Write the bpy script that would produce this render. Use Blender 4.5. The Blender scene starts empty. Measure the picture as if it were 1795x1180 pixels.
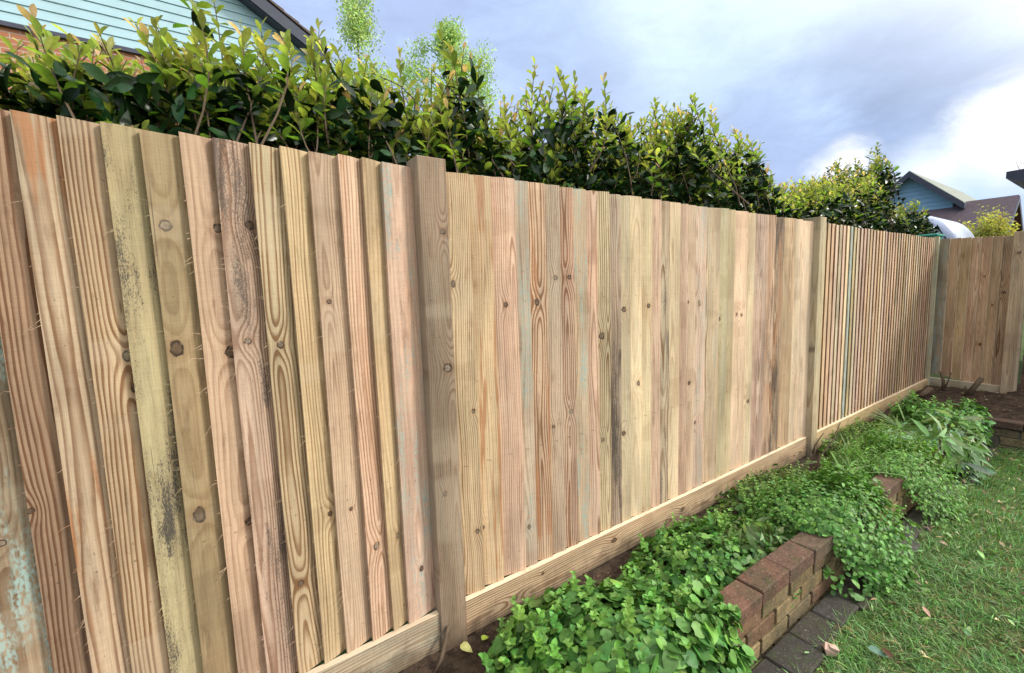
import bpy, math, random
import numpy as np
from mathutils import Matrix, Vector, Euler
C = bpy.context.scene.collection
SC = bpy.context.scene
rnd = random.Random(7)
rng = np.random.default_rng(11)
R = math.radians

# ------------------------------------------------------------------ camera
cam_d = bpy.data.cameras.new('camera'); cam = bpy.data.objects.new('camera', cam_d); C.objects.link(cam)
SC.camera = cam
cam_d.sensor_fit = 'HORIZONTAL'; cam_d.sensor_width = 36.0; cam_d.lens = 761.65/1795*36
cam_d.clip_start = 0.02; cam_d.clip_end = 3000
yaw, pitch, roll = 0.976165547, 0.107706063, -0.0317212515
fw = Vector((-math.sin(yaw)*math.cos(pitch), math.cos(yaw)*math.cos(pitch), -math.sin(pitch)))
rt = fw.cross(Vector((0, 0, 1))).normalized(); up = rt.cross(fw)
r2 = math.cos(roll)*rt + math.sin(roll)*up; u2 = -math.sin(roll)*rt + math.cos(roll)*up
cam.matrix_world = Matrix(((r2.x, u2.x, -fw.x, 1.459), (r2.y, u2.y, -fw.y, 0), (r2.z, u2.z, -fw.z, 1.368), (0, 0, 0, 1)))

# ------------------------------------------------------------------ light, sky, exposure
SUN_EL, SUN_AZ = R(36), R(42)          # azimuth clockwise from +Y
SC.view_settings.view_transform = 'Standard'; SC.view_settings.look = 'None'
SC.view_settings.gamma = 1; SC.view_settings.exposure = 0.32
sd = bpy.data.lights.new('sun', 'SUN'); sd.energy = 2.7; sd.angle = R(10); sd.color = (1, .95, .87)
so = bpy.data.objects.new('sun', sd); C.objects.link(so)
sv = Vector((math.sin(SUN_AZ)*math.cos(SUN_EL), math.cos(SUN_AZ)*math.cos(SUN_EL), math.sin(SUN_EL)))
so.rotation_euler = sv.to_track_quat('Z', 'Y').to_euler(); so.location = (6, -3, 12)

# ---- tiny expression layer over shader nodes
class G:
    def __init__(s, nt): s.nt = nt; s.n = nt.nodes; s.l = nt.links
    def put(s, sock, v):
        if isinstance(v, X): s.l.new(v.s, sock)
        elif isinstance(v, bpy.types.NodeSocket): s.l.new(v, sock)
        else: sock.default_value = v
    def math(s, op, a, b=0.0, c=0.0, clamp=False):
        n = s.n.new('ShaderNodeMath'); n.operation = op; n.use_clamp = clamp
        s.put(n.inputs[0], a); s.put(n.inputs[1], b); s.put(n.inputs[2], c)
        return X(s, n.outputs[0])
    def vec(s, x, y, z):
        n = s.n.new('ShaderNodeCombineXYZ')
        for i, v in enumerate((x, y, z)): s.put(n.inputs[i], v)
        return X(s, n.outputs[0])
    def sep(s, v):
        n = s.n.new('ShaderNodeSeparateXYZ'); s.put(n.inputs[0], v)
        return [X(s, n.outputs[i]) for i in range(3)]
    def noise(s, v, scale=1.0, detail=2.0, rough=.5, dist=0.0, color=False):
        n = s.n.new('ShaderNodeTexNoise'); s.put(n.inputs['Vector'], v); n.inputs['Scale'].default_value = scale
        n.inputs['Detail'].default_value = detail; n.inputs['Roughness'].default_value = rough
        n.inputs['Distortion'].default_value = dist
        return X(s, n.outputs['Color' if color else 'Fac'])
    def smooth(s, v, a, b, lo=0.0, hi=1.0):
        n = s.n.new('ShaderNodeMapRange'); n.interpolation_type = 'SMOOTHSTEP'
        s.put(n.inputs[0], v); s.put(n.inputs[1], a); s.put(n.inputs[2], b); s.put(n.inputs[3], lo); s.put(n.inputs[4], hi)
        return X(s, n.outputs[0])
    def lin(s, v, a, b, lo=0.0, hi=1.0):
        n = s.n.new('ShaderNodeMapRange'); s.put(n.inputs[0], v); s.put(n.inputs[1], a); s.put(n.inputs[2], b); s.put(n.inputs[3], lo); s.put(n.inputs[4], hi)
        return X(s, n.outputs[0])
    def mix(s, f, a, b, mode='MIX'):
        n = s.n.new('ShaderNodeMix'); n.data_type = 'RGBA'; n.blend_type = mode
        s.put(n.inputs[0], f)
        for i, v in ((6, a), (7, b)):
            if isinstance(v, tuple) and len(v) == 3: v = (*v, 1)
            s.put(n.inputs[i], v)
        return X(s, n.outputs[2])
    def scale(s, col, k):
        n = s.n.new('ShaderNodeVectorMath'); n.operation = 'SCALE'; s.put(n.inputs[0], col); s.put(n.inputs[3], k)
        return X(s, n.outputs[0])
    def dot(s, a, b):
        n = s.n.new('ShaderNodeVectorMath'); n.operation = 'DOT_PRODUCT'; s.put(n.inputs[0], a); s.put(n.inputs[1], b)
        return X(s, n.outputs['Value'])
    def attr(s, name, typ='OBJECT'):
        n = s.n.new('ShaderNodeAttribute'); n.attribute_type = typ; n.attribute_name = name
        return n
class X:
    def __init__(s, g, sock): s.g = g; s.s = sock
    def __add__(s, o): return s.g.math('ADD', s, o)
    __radd__ = __add__
    def __mul__(s, o): return s.g.math('MULTIPLY', s, o)
    __rmul__ = __mul__
    def __sub__(s, o): return s.g.math('SUBTRACT', s, o)
    def __rsub__(s, o): return s.g.math('SUBTRACT', o, s)
    def __truediv__(s, o): return s.g.math('DIVIDE', s, o)

w = bpy.data.worlds.new('World'); SC.world = w; w.use_nodes = True
g = G(w.node_tree); g.n.clear()
out = g.n.new('ShaderNodeOutputWorld')
sky = g.n.new('ShaderNodeTexSky'); sky.sky_type = 'NISHITA'; sky.sun_disc = False
sky.sun_elevation = SUN_EL; sky.sun_rotation = SUN_AZ
bg1 = g.n.new('ShaderNodeBackground'); bg1.inputs[1].default_value = .10; g.put(bg1.inputs[0], X(g, sky.outputs[0]))
tcw = g.n.new('ShaderNodeTexCoord'); D0 = X(g, tcw.outputs['Generated'])
wx, wy, wz = g.sep(D0)
zz = g.math('MAXIMUM', wz, 0.04)
nz = g.noise(g.vec(wx, wy, wz*1.8), 4.2, 8, .60, .25); nw = g.noise(D0, 1.6, 4, .5)
def blob(dx, dy, dz, r0, r1, warp=.12):
    l = math.sqrt(dx*dx+dy*dy+dz*dz); d = g.dot(D0, (dx/l, dy/l, dz/l))
    ang = g.math('ARCCOSINE', g.math('MINIMUM', d, .99999))
    return 1 - g.smooth(ang + (nz - .5)*warp*2 + (nw - .5)*warp, r0, r1)
SKY_BLOBS = []
peri = (.425, .53, .795); deep = (.295, .39, .60); pale = (.61, .76, .93); white = (1.05, 1.06, 1.08)
c = g.mix(g.smooth(nz, .36, .70), peri, (.52, .66, .93))
c = g.mix(blob(-.50, .73, .45, .02, .34, .22)*.9, c, pale)             # bright overhead veil
c = g.mix(blob(-.38, .81, .44, .02, .28, .22)*.75, c, (.60, .76, .95))
c = g.mix(blob(-.52, .72, .50, .0, .17, .16)*.8, c, (.78, .94, 1.0))
c = g.mix(blob(-.66, .64, .37, .0, .16, .16)*.7, c, (.42, .52, .79))
c = g.mix(blob(-.24, .93, .30, .03, .20, .20)*.9, c, deep)             # dark cloud bank
c = g.mix(blob(-.44, .86, .25, .03, .18, .16)*.85, c, (.39, .49, .745))
c = g.mix(blob(-.115, .975, .185, .03, .115, .12), c, white)             # bright break
c = g.mix(blob(-.315, .926, .20, .0, .062, .10)*.95, c, white)
c = g.mix(blob(-.215, .957, .165, .0, .085, .10)*.9, c, (.90, .99, 1.07))
c = g.mix(blob(-.165, .978, .125, .0, .06, .06)*.7, c, (.52, .70, .96))
nt2 = g.noise(g.vec(wx*1.2, wy, wz*2.6), 9, 8, .62, .5)
c = g.scale(c, g.lin(nt2, .32, .68, .93, 1.08))
# unseen sky above and behind the camera, brightened to light the fence
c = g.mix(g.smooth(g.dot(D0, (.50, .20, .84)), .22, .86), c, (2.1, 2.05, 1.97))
c = g.mix(g.smooth(wz, .02, -.05), c, (.22, .24, .20))
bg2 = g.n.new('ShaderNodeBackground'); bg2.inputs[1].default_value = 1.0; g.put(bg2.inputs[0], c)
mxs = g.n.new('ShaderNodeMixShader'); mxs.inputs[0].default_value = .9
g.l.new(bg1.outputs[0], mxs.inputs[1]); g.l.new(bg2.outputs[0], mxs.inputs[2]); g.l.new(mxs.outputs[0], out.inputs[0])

# ------------------------------------------------------------------ helpers
class MB:
    def __init__(s): s.v = []; s.f = []; s.m = []
    def poly(s, pts, mi=0):
        b = len(s.v); s.v += [tuple(p) for p in pts]; s.f.append(tuple(range(b, b+len(pts)))); s.m.append(mi)
    def box(s, a, b, mi=0, jit=0.0):
        (x0, y0, z0), (x1, y1, z1) = a, b
        k = len(s.v)
        for z in (z0, z1):
            for (x, y) in ((x0, y0), (x1, y0), (x1, y1), (x0, y1)):
                s.v.append((x+rnd.uniform(-jit, jit), y+rnd.uniform(-jit, jit), z+rnd.uniform(-jit, jit)))
        for f in ((3, 2, 1, 0), (4, 5, 6, 7), (0, 1, 5, 4), (1, 2, 6, 5), (2, 3, 7, 6), (3, 0, 4, 7)):
            s.f.append(tuple(k+i for i in f)); s.m.append(mi)
    def prism(s, prof, axis_pts, mi=0):
        """prof: list of (a,b); axis_pts: function(a,b,end)->xyz"""
        n = len(prof); k = len(s.v)
        for e in (0, 1):
            for a, b in prof: s.v.append(axis_pts(a, b, e))
        for i in range(n): j = (i+1) % n; s.f.append((k+i, k+j, k+n+j, k+n+i)); s.m.append(mi)
        s.f.append(tuple(k+n-1-i for i in range(n))); s.f.append(tuple(k+n+i for i in range(n))); s.m += [mi, mi]
    def tube(s, pts, rad, n=6, mi=0):
        pts = [Vector(p) for p in pts]; k0 = len(s.v)
        for i, p in enumerate(pts):
            t = (pts[min(i+1, len(pts)-1)]-pts[max(i-1, 0)]).normalized()
            a = t.orthogonal().normalized(); b = t.cross(a)
            r = rad[i] if hasattr(rad, '__len__') else rad
            for j in range(n):
                q = p+(a*math.cos(2*math.pi*j/n)+b*math.sin(2*math.pi*j/n))*r; s.v.append(tuple(q))
        for i in range(len(pts)-1):
            for j in range(n):
                s.f.append((k0+i*n+j, k0+i*n+(j+1) % n, k0+(i+1)*n+(j+1) % n, k0+(i+1)*n+j)); s.m.append(mi)
        s.f.append(tuple(k0+n-1-j for j in range(n))); s.f.append(tuple(k0+(len(pts)-1)*n+j for j in range(n))); s.m += [mi, mi]
    def build(s, name, mats, parent=None, loc=(0, 0, 0), smooth=False, bevel=0):
        me = bpy.data.meshes.new(name); me.from_pydata(s.v, [], s.f); 
        for m in (mats if isinstance(mats, (list, tuple)) else [mats]): me.materials.append(m)
        me.polygons.foreach_set('material_index', s.m)
        if smooth: me.polygons.foreach_set('use_smooth', [True]*len(s.f))
        me.update()
        o = bpy.data.objects.new(name, me); C.objects.link(o); o.location = loc
        if parent: o.parent = parent
        if bevel:
            b = o.modifiers.new('bevel', 'BEVEL'); b.width = bevel; b.segments = 2; b.limit_method = 'ANGLE'
        return o
def np_mesh(name, V, quads, mat, parent=None, col=None, smooth=True):
    me = bpy.data.meshes.new(name)
    V = np.ascontiguousarray(V, np.float32); quads = np.ascontiguousarray(quads, np.int32); k = quads.shape[1]
    me.vertices.add(len(V)); me.vertices.foreach_set('co', V.ravel())
    me.loops.add(quads.size); me.loops.foreach_set('vertex_index', quads.ravel())
    me.polygons.add(len(quads)); me.polygons.foreach_set('loop_start', np.arange(0, quads.size, k, dtype=np.int32))
    me.polygons.foreach_set('loop_total', np.full(len(quads), k, np.int32))
    me.polygons.foreach_set('use_smooth', np.full(len(quads), smooth))
    if col is not None:
        a = me.attributes.new('tint', 'FLOAT_COLOR', 'POINT')
        a.data.foreach_set('color', np.concatenate([col, np.ones((len(col), 1))], 1).astype(np.float32).ravel())
    me.materials.append(mat); me.update(calc_edges=True); me.validate()
    o = bpy.data.objects.new(name, me); C.objects.link(o)
    if parent: o.parent = parent
    return o
def thing(name, label, cat, loc=(0, 0, 0), group=None):
    o = bpy.data.objects.new(name, None); C.objects.link(o); o.location = loc; o.empty_display_size = .1
    return tag(o, label, cat, group)
def tag(o, label=None, cat=None, group=None, kind=None):
    if label: o['label'] = label
    if cat: o['category'] = cat
    if group: o['group'] = group
    if kind: o['kind'] = kind
    return o
def mat(name, rough=.8, spec=.3):
    m = bpy.data.materials.new(name); m.use_nodes = True; nt = m.node_tree
    b = nt.nodes['Principled BSDF']; b.inputs['Roughness'].default_value = rough; b.inputs['Specular IOR Level'].default_value = spec
    return m, G(nt), b
def bump(g, b, h, strength=.3, dist=.002):
    n = g.n.new('ShaderNodeBump'); n.inputs['Strength'].default_value = strength; n.inputs['Distance'].default_value = dist
    g.put(n.inputs['Height'], h); g.l.new(n.outputs[0], b.inputs['Normal'])
def objco(g): return X(g, g.n.new('ShaderNodeTexCoord').outputs['Object'])
def worldco(g): return X(g, g.n.new('ShaderNodeNewGeometry').outputs['Position'])

# ------------------------------------------------------------------ timber material (one solid texture, fed by each board's own numbers)
def wood_material():
    m, g, b = mat('sawn_softwood', .72, .25)
    tc = g.n.new('ShaderNodeTexCoord'); P = X(g, tc.outputs['Object']); x, y, z = g.sep(P); nx, ny, nzz = g.sep(X(g, tc.outputs['Normal']))
    base = X(g, g.attr('base').outputs['Color'])
    u0, d0, tap = g.sep(g.attr('wa').outputs['Vector']); spc, con, seed = g.sep(g.attr('wb').outputs['Vector'])
    teal, mould, heart = g.sep(g.attr('wc').outputs['Vector'])
    zs = z + seed*7.13
    n1 = g.noise(g.vec(x*2, seed*3, zs*1.1), 1, 1) - .5
    n2 = g.noise(g.vec(x*16, y*16, zs*2.2 + seed), 1, 2) - .5
    n2b = g.noise(g.vec(x*60, y*60, zs*9), 1, 2) - .5
    ndx = g.noise(g.vec(seed, 1.7, zs*1.0), 1, 2) - .5
    dx = x - u0 + n1*.05
    dd = d0 + y + ndx*tap
    Rr = g.math('SQRT', dx*dx + dd*dd) + n2*.012 + n2b*.0022
    kmask = None; kh = None
    kn = g.noise(g.vec(x*90, y*60, z*90), 1, 2) - .5
    for i in range(1, 5):
        ku, kz, kr = g.sep(g.attr('k%d' % i).outputs['Vector'])
        r = g.math('MAXIMUM', kr, 1e-4)
        ax = x - ku; az = (z - kz)
        asp = g.math('FRACT', kz*7.31 + ku*53.0)*.75 + .35
        q = g.math('SQRT', ax*ax + az*az*.30)/r
        Rr = Rr + g.math('EXPONENT', 0 - q*q*.11)*r*1.7
        qc = g.math('SQRT', ax*ax + az*az*asp)/r + kn*.65
        core = 1 - g.smooth(qc, .85, 1.05)
        rim = g.smooth(qc, .55, .9)*(1 - g.smooth(qc, 1.0, 1.18))
        halo = 1 - g.smooth(qc, .9, 2.6)
        kmask = core if kmask is None else g.math('MAXIMUM', kmask, core)
        kh = halo if kh is None else g.math('MAXIMUM', kh, halo)
        if i == 1: krim = rim
        else: krim = g.math('MAXIMUM', krim, rim)
    ph = Rr/spc
    f = g.math('FRACT', ph)
    ringv = g.noise(g.vec(g.math('FLOOR', ph)*3.7, seed, zs*.5), 1, 1)
    late = g.smooth(f, .30, .82)*(1 - g.smooth(f, .88, 1.0))
    late = late*(.55 + g.noise(g.vec(x*40, seed, zs*5), 1, 2)*.9)
    late = late*g.smooth(ringv, .25, .7, .45, 1.15)
    patch = g.noise(g.vec(x*10, seed, zs*1.6), 1, 3)
    col = g.scale(base, g.smooth(patch, .25, .75, .76, 1.24))
    pink = g.noise(g.vec(x*9, seed + 4, zs*1.2), 1, 2)
    col = g.mix(g.smooth(pink, .45, .7)*.3, col, g.mix(1.0, col, (1.08, .90, .84), 'MULTIPLY'))
    col = g.mix(g.math('MINIMUM', late*con*1.5, 1.0), col, g.mix(1.0, col, (.44, .315, .235), 'MULTIPLY'))
    hn = g.noise(g.vec(x*22, seed + 9, zs*1.4), 1, 3, .55)
    col = g.mix(heart*g.smooth(hn, .53, .60)*.8, col, (.33, .135, .05))
    fib = g.noise(g.vec(x*330, y*330, zs*9), 1, 2, .6)
    col = g.scale(col, g.lin(fib, .25, .75, .80, 1.17))
    saw = g.noise(g.vec(x*18, y*18, z*240), 1, 1)
    col = g.scale(col, g.lin(saw, .3, .7, .95, 1.05))
    tn = g.noise(g.vec(x*26, seed + 2, zs*3), 1, 4, .6); ts = g.noise(g.vec(x*170, y*90, z*70), 1, 2)
    col = g.mix(teal*g.smooth(tn, .46, .64)*g.smooth(ts, .36, .6), col, (.27, .37, .33))
    mn = g.noise(g.vec(x*14, seed + 6, zs*2.1), 1, 4, .65); ms = g.noise(g.vec(x*420, y*90, z*150 + seed), 1, 4, .75)
    mv = g.smooth(mn, .42, .72)
    col = g.mix(mould*mv*.6, col, g.mix(1.0, col, (.42, .40, .40), 'MULTIPLY'))
    col = g.mix(mould*g.smooth(ms + mv*.30, .58, .74)*g.smooth(mn, .34, .50)*.9, col, (.045, .04, .036))
    # knots: reddish halo, dark rim, ringed greyish core
    col = g.mix(kh*.35, col, g.mix(1.0, col, (.72, .52, .40), 'MULTIPLY'))
    kr2 = g.noise(P, 140, 2)
    kv = g.noise(g.vec(x*11, seed*2, z*7), 1, 1)
    core_c = g.mix(g.smooth(kv, .40, .60), (.085, .052, .032), (.24, .185, .135))
    col = g.mix(kmask*.85, col, g.mix(g.smooth(kr2, .35, .65), core_c, g.scale(core_c, .55)))
    col = g.mix(krim*g.smooth(g.noise(P, 70, 2), .30, .52)*.95, col, (.03, .019, .012))
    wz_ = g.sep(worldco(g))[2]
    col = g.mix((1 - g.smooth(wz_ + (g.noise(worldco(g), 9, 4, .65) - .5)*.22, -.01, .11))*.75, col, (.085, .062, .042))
    # fresh sawn edges and ends are paler; negative values paint shade into them
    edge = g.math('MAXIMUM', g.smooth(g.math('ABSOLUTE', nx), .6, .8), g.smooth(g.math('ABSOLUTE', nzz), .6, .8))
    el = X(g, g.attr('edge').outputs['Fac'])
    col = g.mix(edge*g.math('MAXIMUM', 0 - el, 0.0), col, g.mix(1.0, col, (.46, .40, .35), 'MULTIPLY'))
    col = g.mix(edge*g.math('MAXIMUM', el, 0.0), col, g.mix(.75, base, (.74, .62, .45)))
    # faint grey dirt near the cut bottom and stray dark specks
    bd = g.noise(g.vec(seed*5, zs*2.6, x*.7), 1, 2, .5)
    col = g.mix(g.smooth(bd, .60, .635)*.30, col, g.mix(1.0, col, (.66, .60, .55), 'MULTIPLY'))
    col = g.mix(g.smooth(bd, .40, .37)*.16, col, (.50, .42, .30))
    wet = g.noise(g.vec(x*30, seed + 1, zs*6), 1, 5, .7)
    col = g.mix(g.smooth(wet, .56, .70)*.5, col, g.mix(1.0, col, (.52, .43, .36), 'MULTIPLY'))
    ck = g.noise(g.vec(x*150, seed + 3, zs*1.5), 1, 3, .6)
    col = g.mix(g.smooth(ck, .70, .74)*.75, col, (.07, .048, .033))
    sp = g.noise(P, 95, 2, .5)
    col = g.mix(g.smooth(sp, .70, .76)*.6, col, (.07, .05, .035))
    g.put(b.inputs['Base Color'], col)
    g.put(b.inputs['Roughness'], g.lin(fib, .2, .8, .62, .85))
    bump(g, b, late*.25 + fib*.5 + saw*.25 - krim*.6, .35, .0012)
    return m
WOOD = wood_material()
NAIL, gN, bN = mat('weathered_nail', .45, .5); bN.inputs['Base Color'].default_value = (.16, .15, .14, 1); bN.inputs['Metallic'].default_value = .6
def set_wood(o, base, u0=0., d0=.02, taper=.09, spc=.009, con=.55, seed=None, teal=0., mould=0., heart=0., knots=(), edge=.85):
    o['base'] = [float(v) for v in base]; o['wa'] = [float(u0), float(d0), float(taper)]
    o['wb'] = [float(spc), float(con), float(rnd.uniform(0, 9) if seed is None else seed)]
    o['wc'] = [float(teal), float(mould), float(heart)]; o['edge'] = float(edge)
    for i in range(4):
        o['k%d' % (i+1)] = [float(v) for v in (knots[i] if i < len(knots) else (9., 9., .0001))]

def feather_board(name, e, ln, thick_left, parent, M, wood, fuzz=0, nails=True, exw=.018, st=.019):
    """tapered board; local x across (0 = exposed middle), y into the fence, z up"""
    wdt = e+exw
    n = 14; mb = MB(); k = 0
    bow = rnd.uniform(-.002, .002); tw = rnd.uniform(-.0015, .0015); ph = rnd.uniform(0, 6)
    prof = [(0, 0), (.40*wdt, st*.24*wdt/e), (.7*wdt, st*.56*wdt/e), (wdt, st*wdt/e), (wdt, st*wdt/e+.003), (0, st-.0008)]
    for i in range(n+1):
        t = i/n; z = t*ln
        for (a, d) in prof:
            xx = a-e/2
            jx = .0007*math.sin(9*t+ph+a*40) + bow*math.sin(math.pi*t)
            zz_ = z + (rnd.uniform(-.0012, .0012) if i in (0, n) else 0)
            if not thick_left: xx = -xx
            mb.v.append((xx+jx, d+tw*math.sin(5*t+ph)*.6, zz_))
    m = len(prof)
    for i in range(n):
        for j in range(m):
            a, b2, c2, d2 = i*m+j, i*m+(j+1) % m, (i+1)*m+(j+1) % m, (i+1)*m+j
            mb.f.append((a, b2, c2, d2) if thick_left else (a, d2, c2, b2)); mb.m.append(0)
    bt = tuple(range(m)); tp = tuple(n*m+j for j in range(m))
    mb.f += [bt[::-1], tp] if thick_left else [bt, tp[::-1]]; mb.m += [0, 0]
    sgn = 1 if thick_left else -1
    if nails:
        for zf in (.16+rnd.uniform(-.01, .01), .80+rnd.uniform(-.02, .02), 1.46+rnd.uniform(-.02, .02)):
            cx = sgn*(.032+rnd.uniform(-.006, .006)-e/2); cy = st*(.032/e)-.0006
            mb.poly([(cx+.0047*math.cos(q*math.pi/4), cy, zf+.0047*math.sin(q*math.pi/4)) for q in range(8)], 1)
    for i in range(fuzz):                       # splinters left by the saw on the thick edge
        z = rnd.uniform(.05, ln-.1); l = rnd.choice([.006, .008, .01, .012, .02, .035])*rnd.uniform(.7, 1.2)
        p0 = Vector((-sgn*e/2, .001, z)); an = rnd.uniform(-1, .6)
        p1 = p0+Vector((-sgn*l*.6*math.cos(an), -l*.5, l*math.sin(an)*.6)); p2 = p1+Vector((-sgn*l*.35, -l*.15, -l*.45*rnd.random()))
        mb.tube([p0, p1, p2], [.0006, .0004, .00015], 3)
    o = mb.build(name, [WOOD, NAIL], parent)
    o.matrix_world = M
    set_wood(o, **wood); return o
def fenceM(Y, z, lean=0.0, x=0.0):      # main fence: local x -> +Y, local y -> -X
    return Matrix(((0, -1, 0, x), (1, 0, 0, Y), (0, 0, 1, z), (0, 0, 0, 1))) @ Matrix.Rotation(lean, 4, 'Y')

# palette of treated softwood (linear albedo)
TAN = (.43, .30, .185); PINK = (.45, .315, .22); OLIVE = (.36, .29, .16); BROWN = (.29, .185, .105); PALE = (.52, .40, .27)
GREY = (.33, .265, .195); TEALB = (.36, .315, .225); YEL = (.42, .31, .14); DARK = (.20, .125, .075)
def W(base, **k):
    l = .3*base[0]+.6*base[1]+.1*base[2]; base = tuple(1.0*(.55*v+.45*t_)*1.14 for v, t_ in zip(base, [q*l/.345 for q in (.475, .364, .238)]))
    d = dict(base=tuple(v*rnd.uniform(.95, 1.05) for v in base)); d.update(k); return d
def jit(base):
    return W(base, u0=rnd.uniform(-.05, .05), d0=rnd.uniform(.0, .05), taper=rnd.uniform(.04, .14), spc=rnd.uniform(.006, .012), con=rnd.uniform(.3, .65))

fence = thing('timber_fence', 'long new featherboard fence of three bays with tan and pinkish boards beside the planting bed', 'fence', (0, 0, 0))
rail_m = []
def panel(label, y0, y1):
    mb = MB()
    for z in (.42, 1.0, 1.58): mb.prism([(-.034, z-.035), (-.034, z+.035), (-.075, z)], lambda a, b_, e, y0=y0, y1=y1: (a, (y0, y1)[e], b_))
    o = mb.build('fence_panel', WOOD, fence); set_wood(o, TAN); o['label'] = label
    return o
# ---- left bay: thick edges on the left
P1 = panel('near bay of wide boards with thick left edges', -1.32, .60)
ed = [-1.27, -1.17, -1.07, -.97, -.87, -.765, -.66, -.555, -.408, -.341, -.268, -.191, -.121, -.041, .033, .117, .196, .268, .357, .432, .490, .612]
bays = {
 6: W(BROWN, con=.5, teal=.5, u0=.03),
 7: W((.27, .2, .13), teal=1.0, con=.4, u0=.03, seed=3.3, knots=[(-.01, .66, .011), (.02, .665, .008)]),
 8: W(BROWN, u0=.06, d0=.012, spc=.0085, con=.85, taper=.05, seed=1.4, knots=[(-.03, .73, .007)], edge=.5),
 9: W((.41, .30, .19), u0=.0, d0=.01, spc=.010, con=.55, heart=.9, seed=2.2, taper=.05),
 10: W((.37, .29, .165), u0=.035, d0=.0, spc=.0085, con=.95, taper=.03, seed=4.1, knots=[(.03, 1.077, .011), (.034, .99, .006)]),
 11: W((.35, .295, .15), spc=.012, con=.15, mould=1.0, seed=5.9),
 12: W((.34, .225, .125), spc=.013, con=.2, u0=.0, d0=.04, seed=6.4, knots=[(-.01, 1.411, .0135), (-.015, 1.087, .0145), (-.008, .614, .014)]),
 13: W(PINK, spc=.010, con=.3, u0=.05, d0=.03, seed=7.7, knots=[(.028, 1.411, .012), (.028, 1.063, .013), (.03, .55, .010)]),
 14: W((.45, .29, .21), spc=.0065, con=.65, mould=.75, u0=-.01, d0=.03, taper=.02, seed=8.1, knots=[(.028, 1.423, .012), (-.005, 1.091, .010)]),
 15: W((.40, .30, .17), spc=.010, con=.75, u0=.0, d0=.0, taper=.09, seed=.5, knots=[(-.006, 1.073, .010), (-.008, .306, .008)]),
 16: W((.42, .30, .165), spc=.008, con=.55, u0=.04, d0=.0, taper=.06, seed=1.9, knots=[(.02, .501, .008)]),
 17: W((.46, .31, .20), spc=.008, con=.4, u0=-.02, d0=.01, taper=.08, seed=2.7, knots=[(-.017, 1.196, .007), (.005, .499, .007)]),
 18: W((.46, .30, .205), spc=.010, con=.5, u0=.005, d0=-.01, taper=.07, seed=3.6, heart=.2, knots=[(-.002, .338, .011)]),
 19: W(YEL, spc=.011, con=.25, u0=.06, mould=.15, seed=4.4, knots=[(.01, .346, .007)]),
 20: W((.45, .31, .235), spc=.011, con=.2, teal=.75, mould=.15, seed=5.2, heart=.15, knots=[(.0, .189, .008)])}
for i in range(len(ed)-1):
    e = ed[i+1]-ed[i]; wd = bays.get(i) or jit(rnd.choice([TAN, PINK, BROWN])); wd.setdefault('edge', .2); wd['base'] = tuple(v*(.82 if i < 16 else .92) for v in wd['base'])
    o = feather_board('board', e, 1.65+rnd.uniform(-.004, .004), True, P1, fenceM((ed[i]+ed[i+1])/2, .152, rnd.uniform(-.002, .002)), wd, fuzz=26 if i > 5 else 0, exw=.02 if i < 20 else .012, st=.027)
    if i == 7: o['label'] = 'board stained blue-green by timber treatment'
    if i == 11: o['label'] = 'olive board speckled with black mould'
    if i == 19: o['label'] = 'narrow yellow-brown board'
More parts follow.
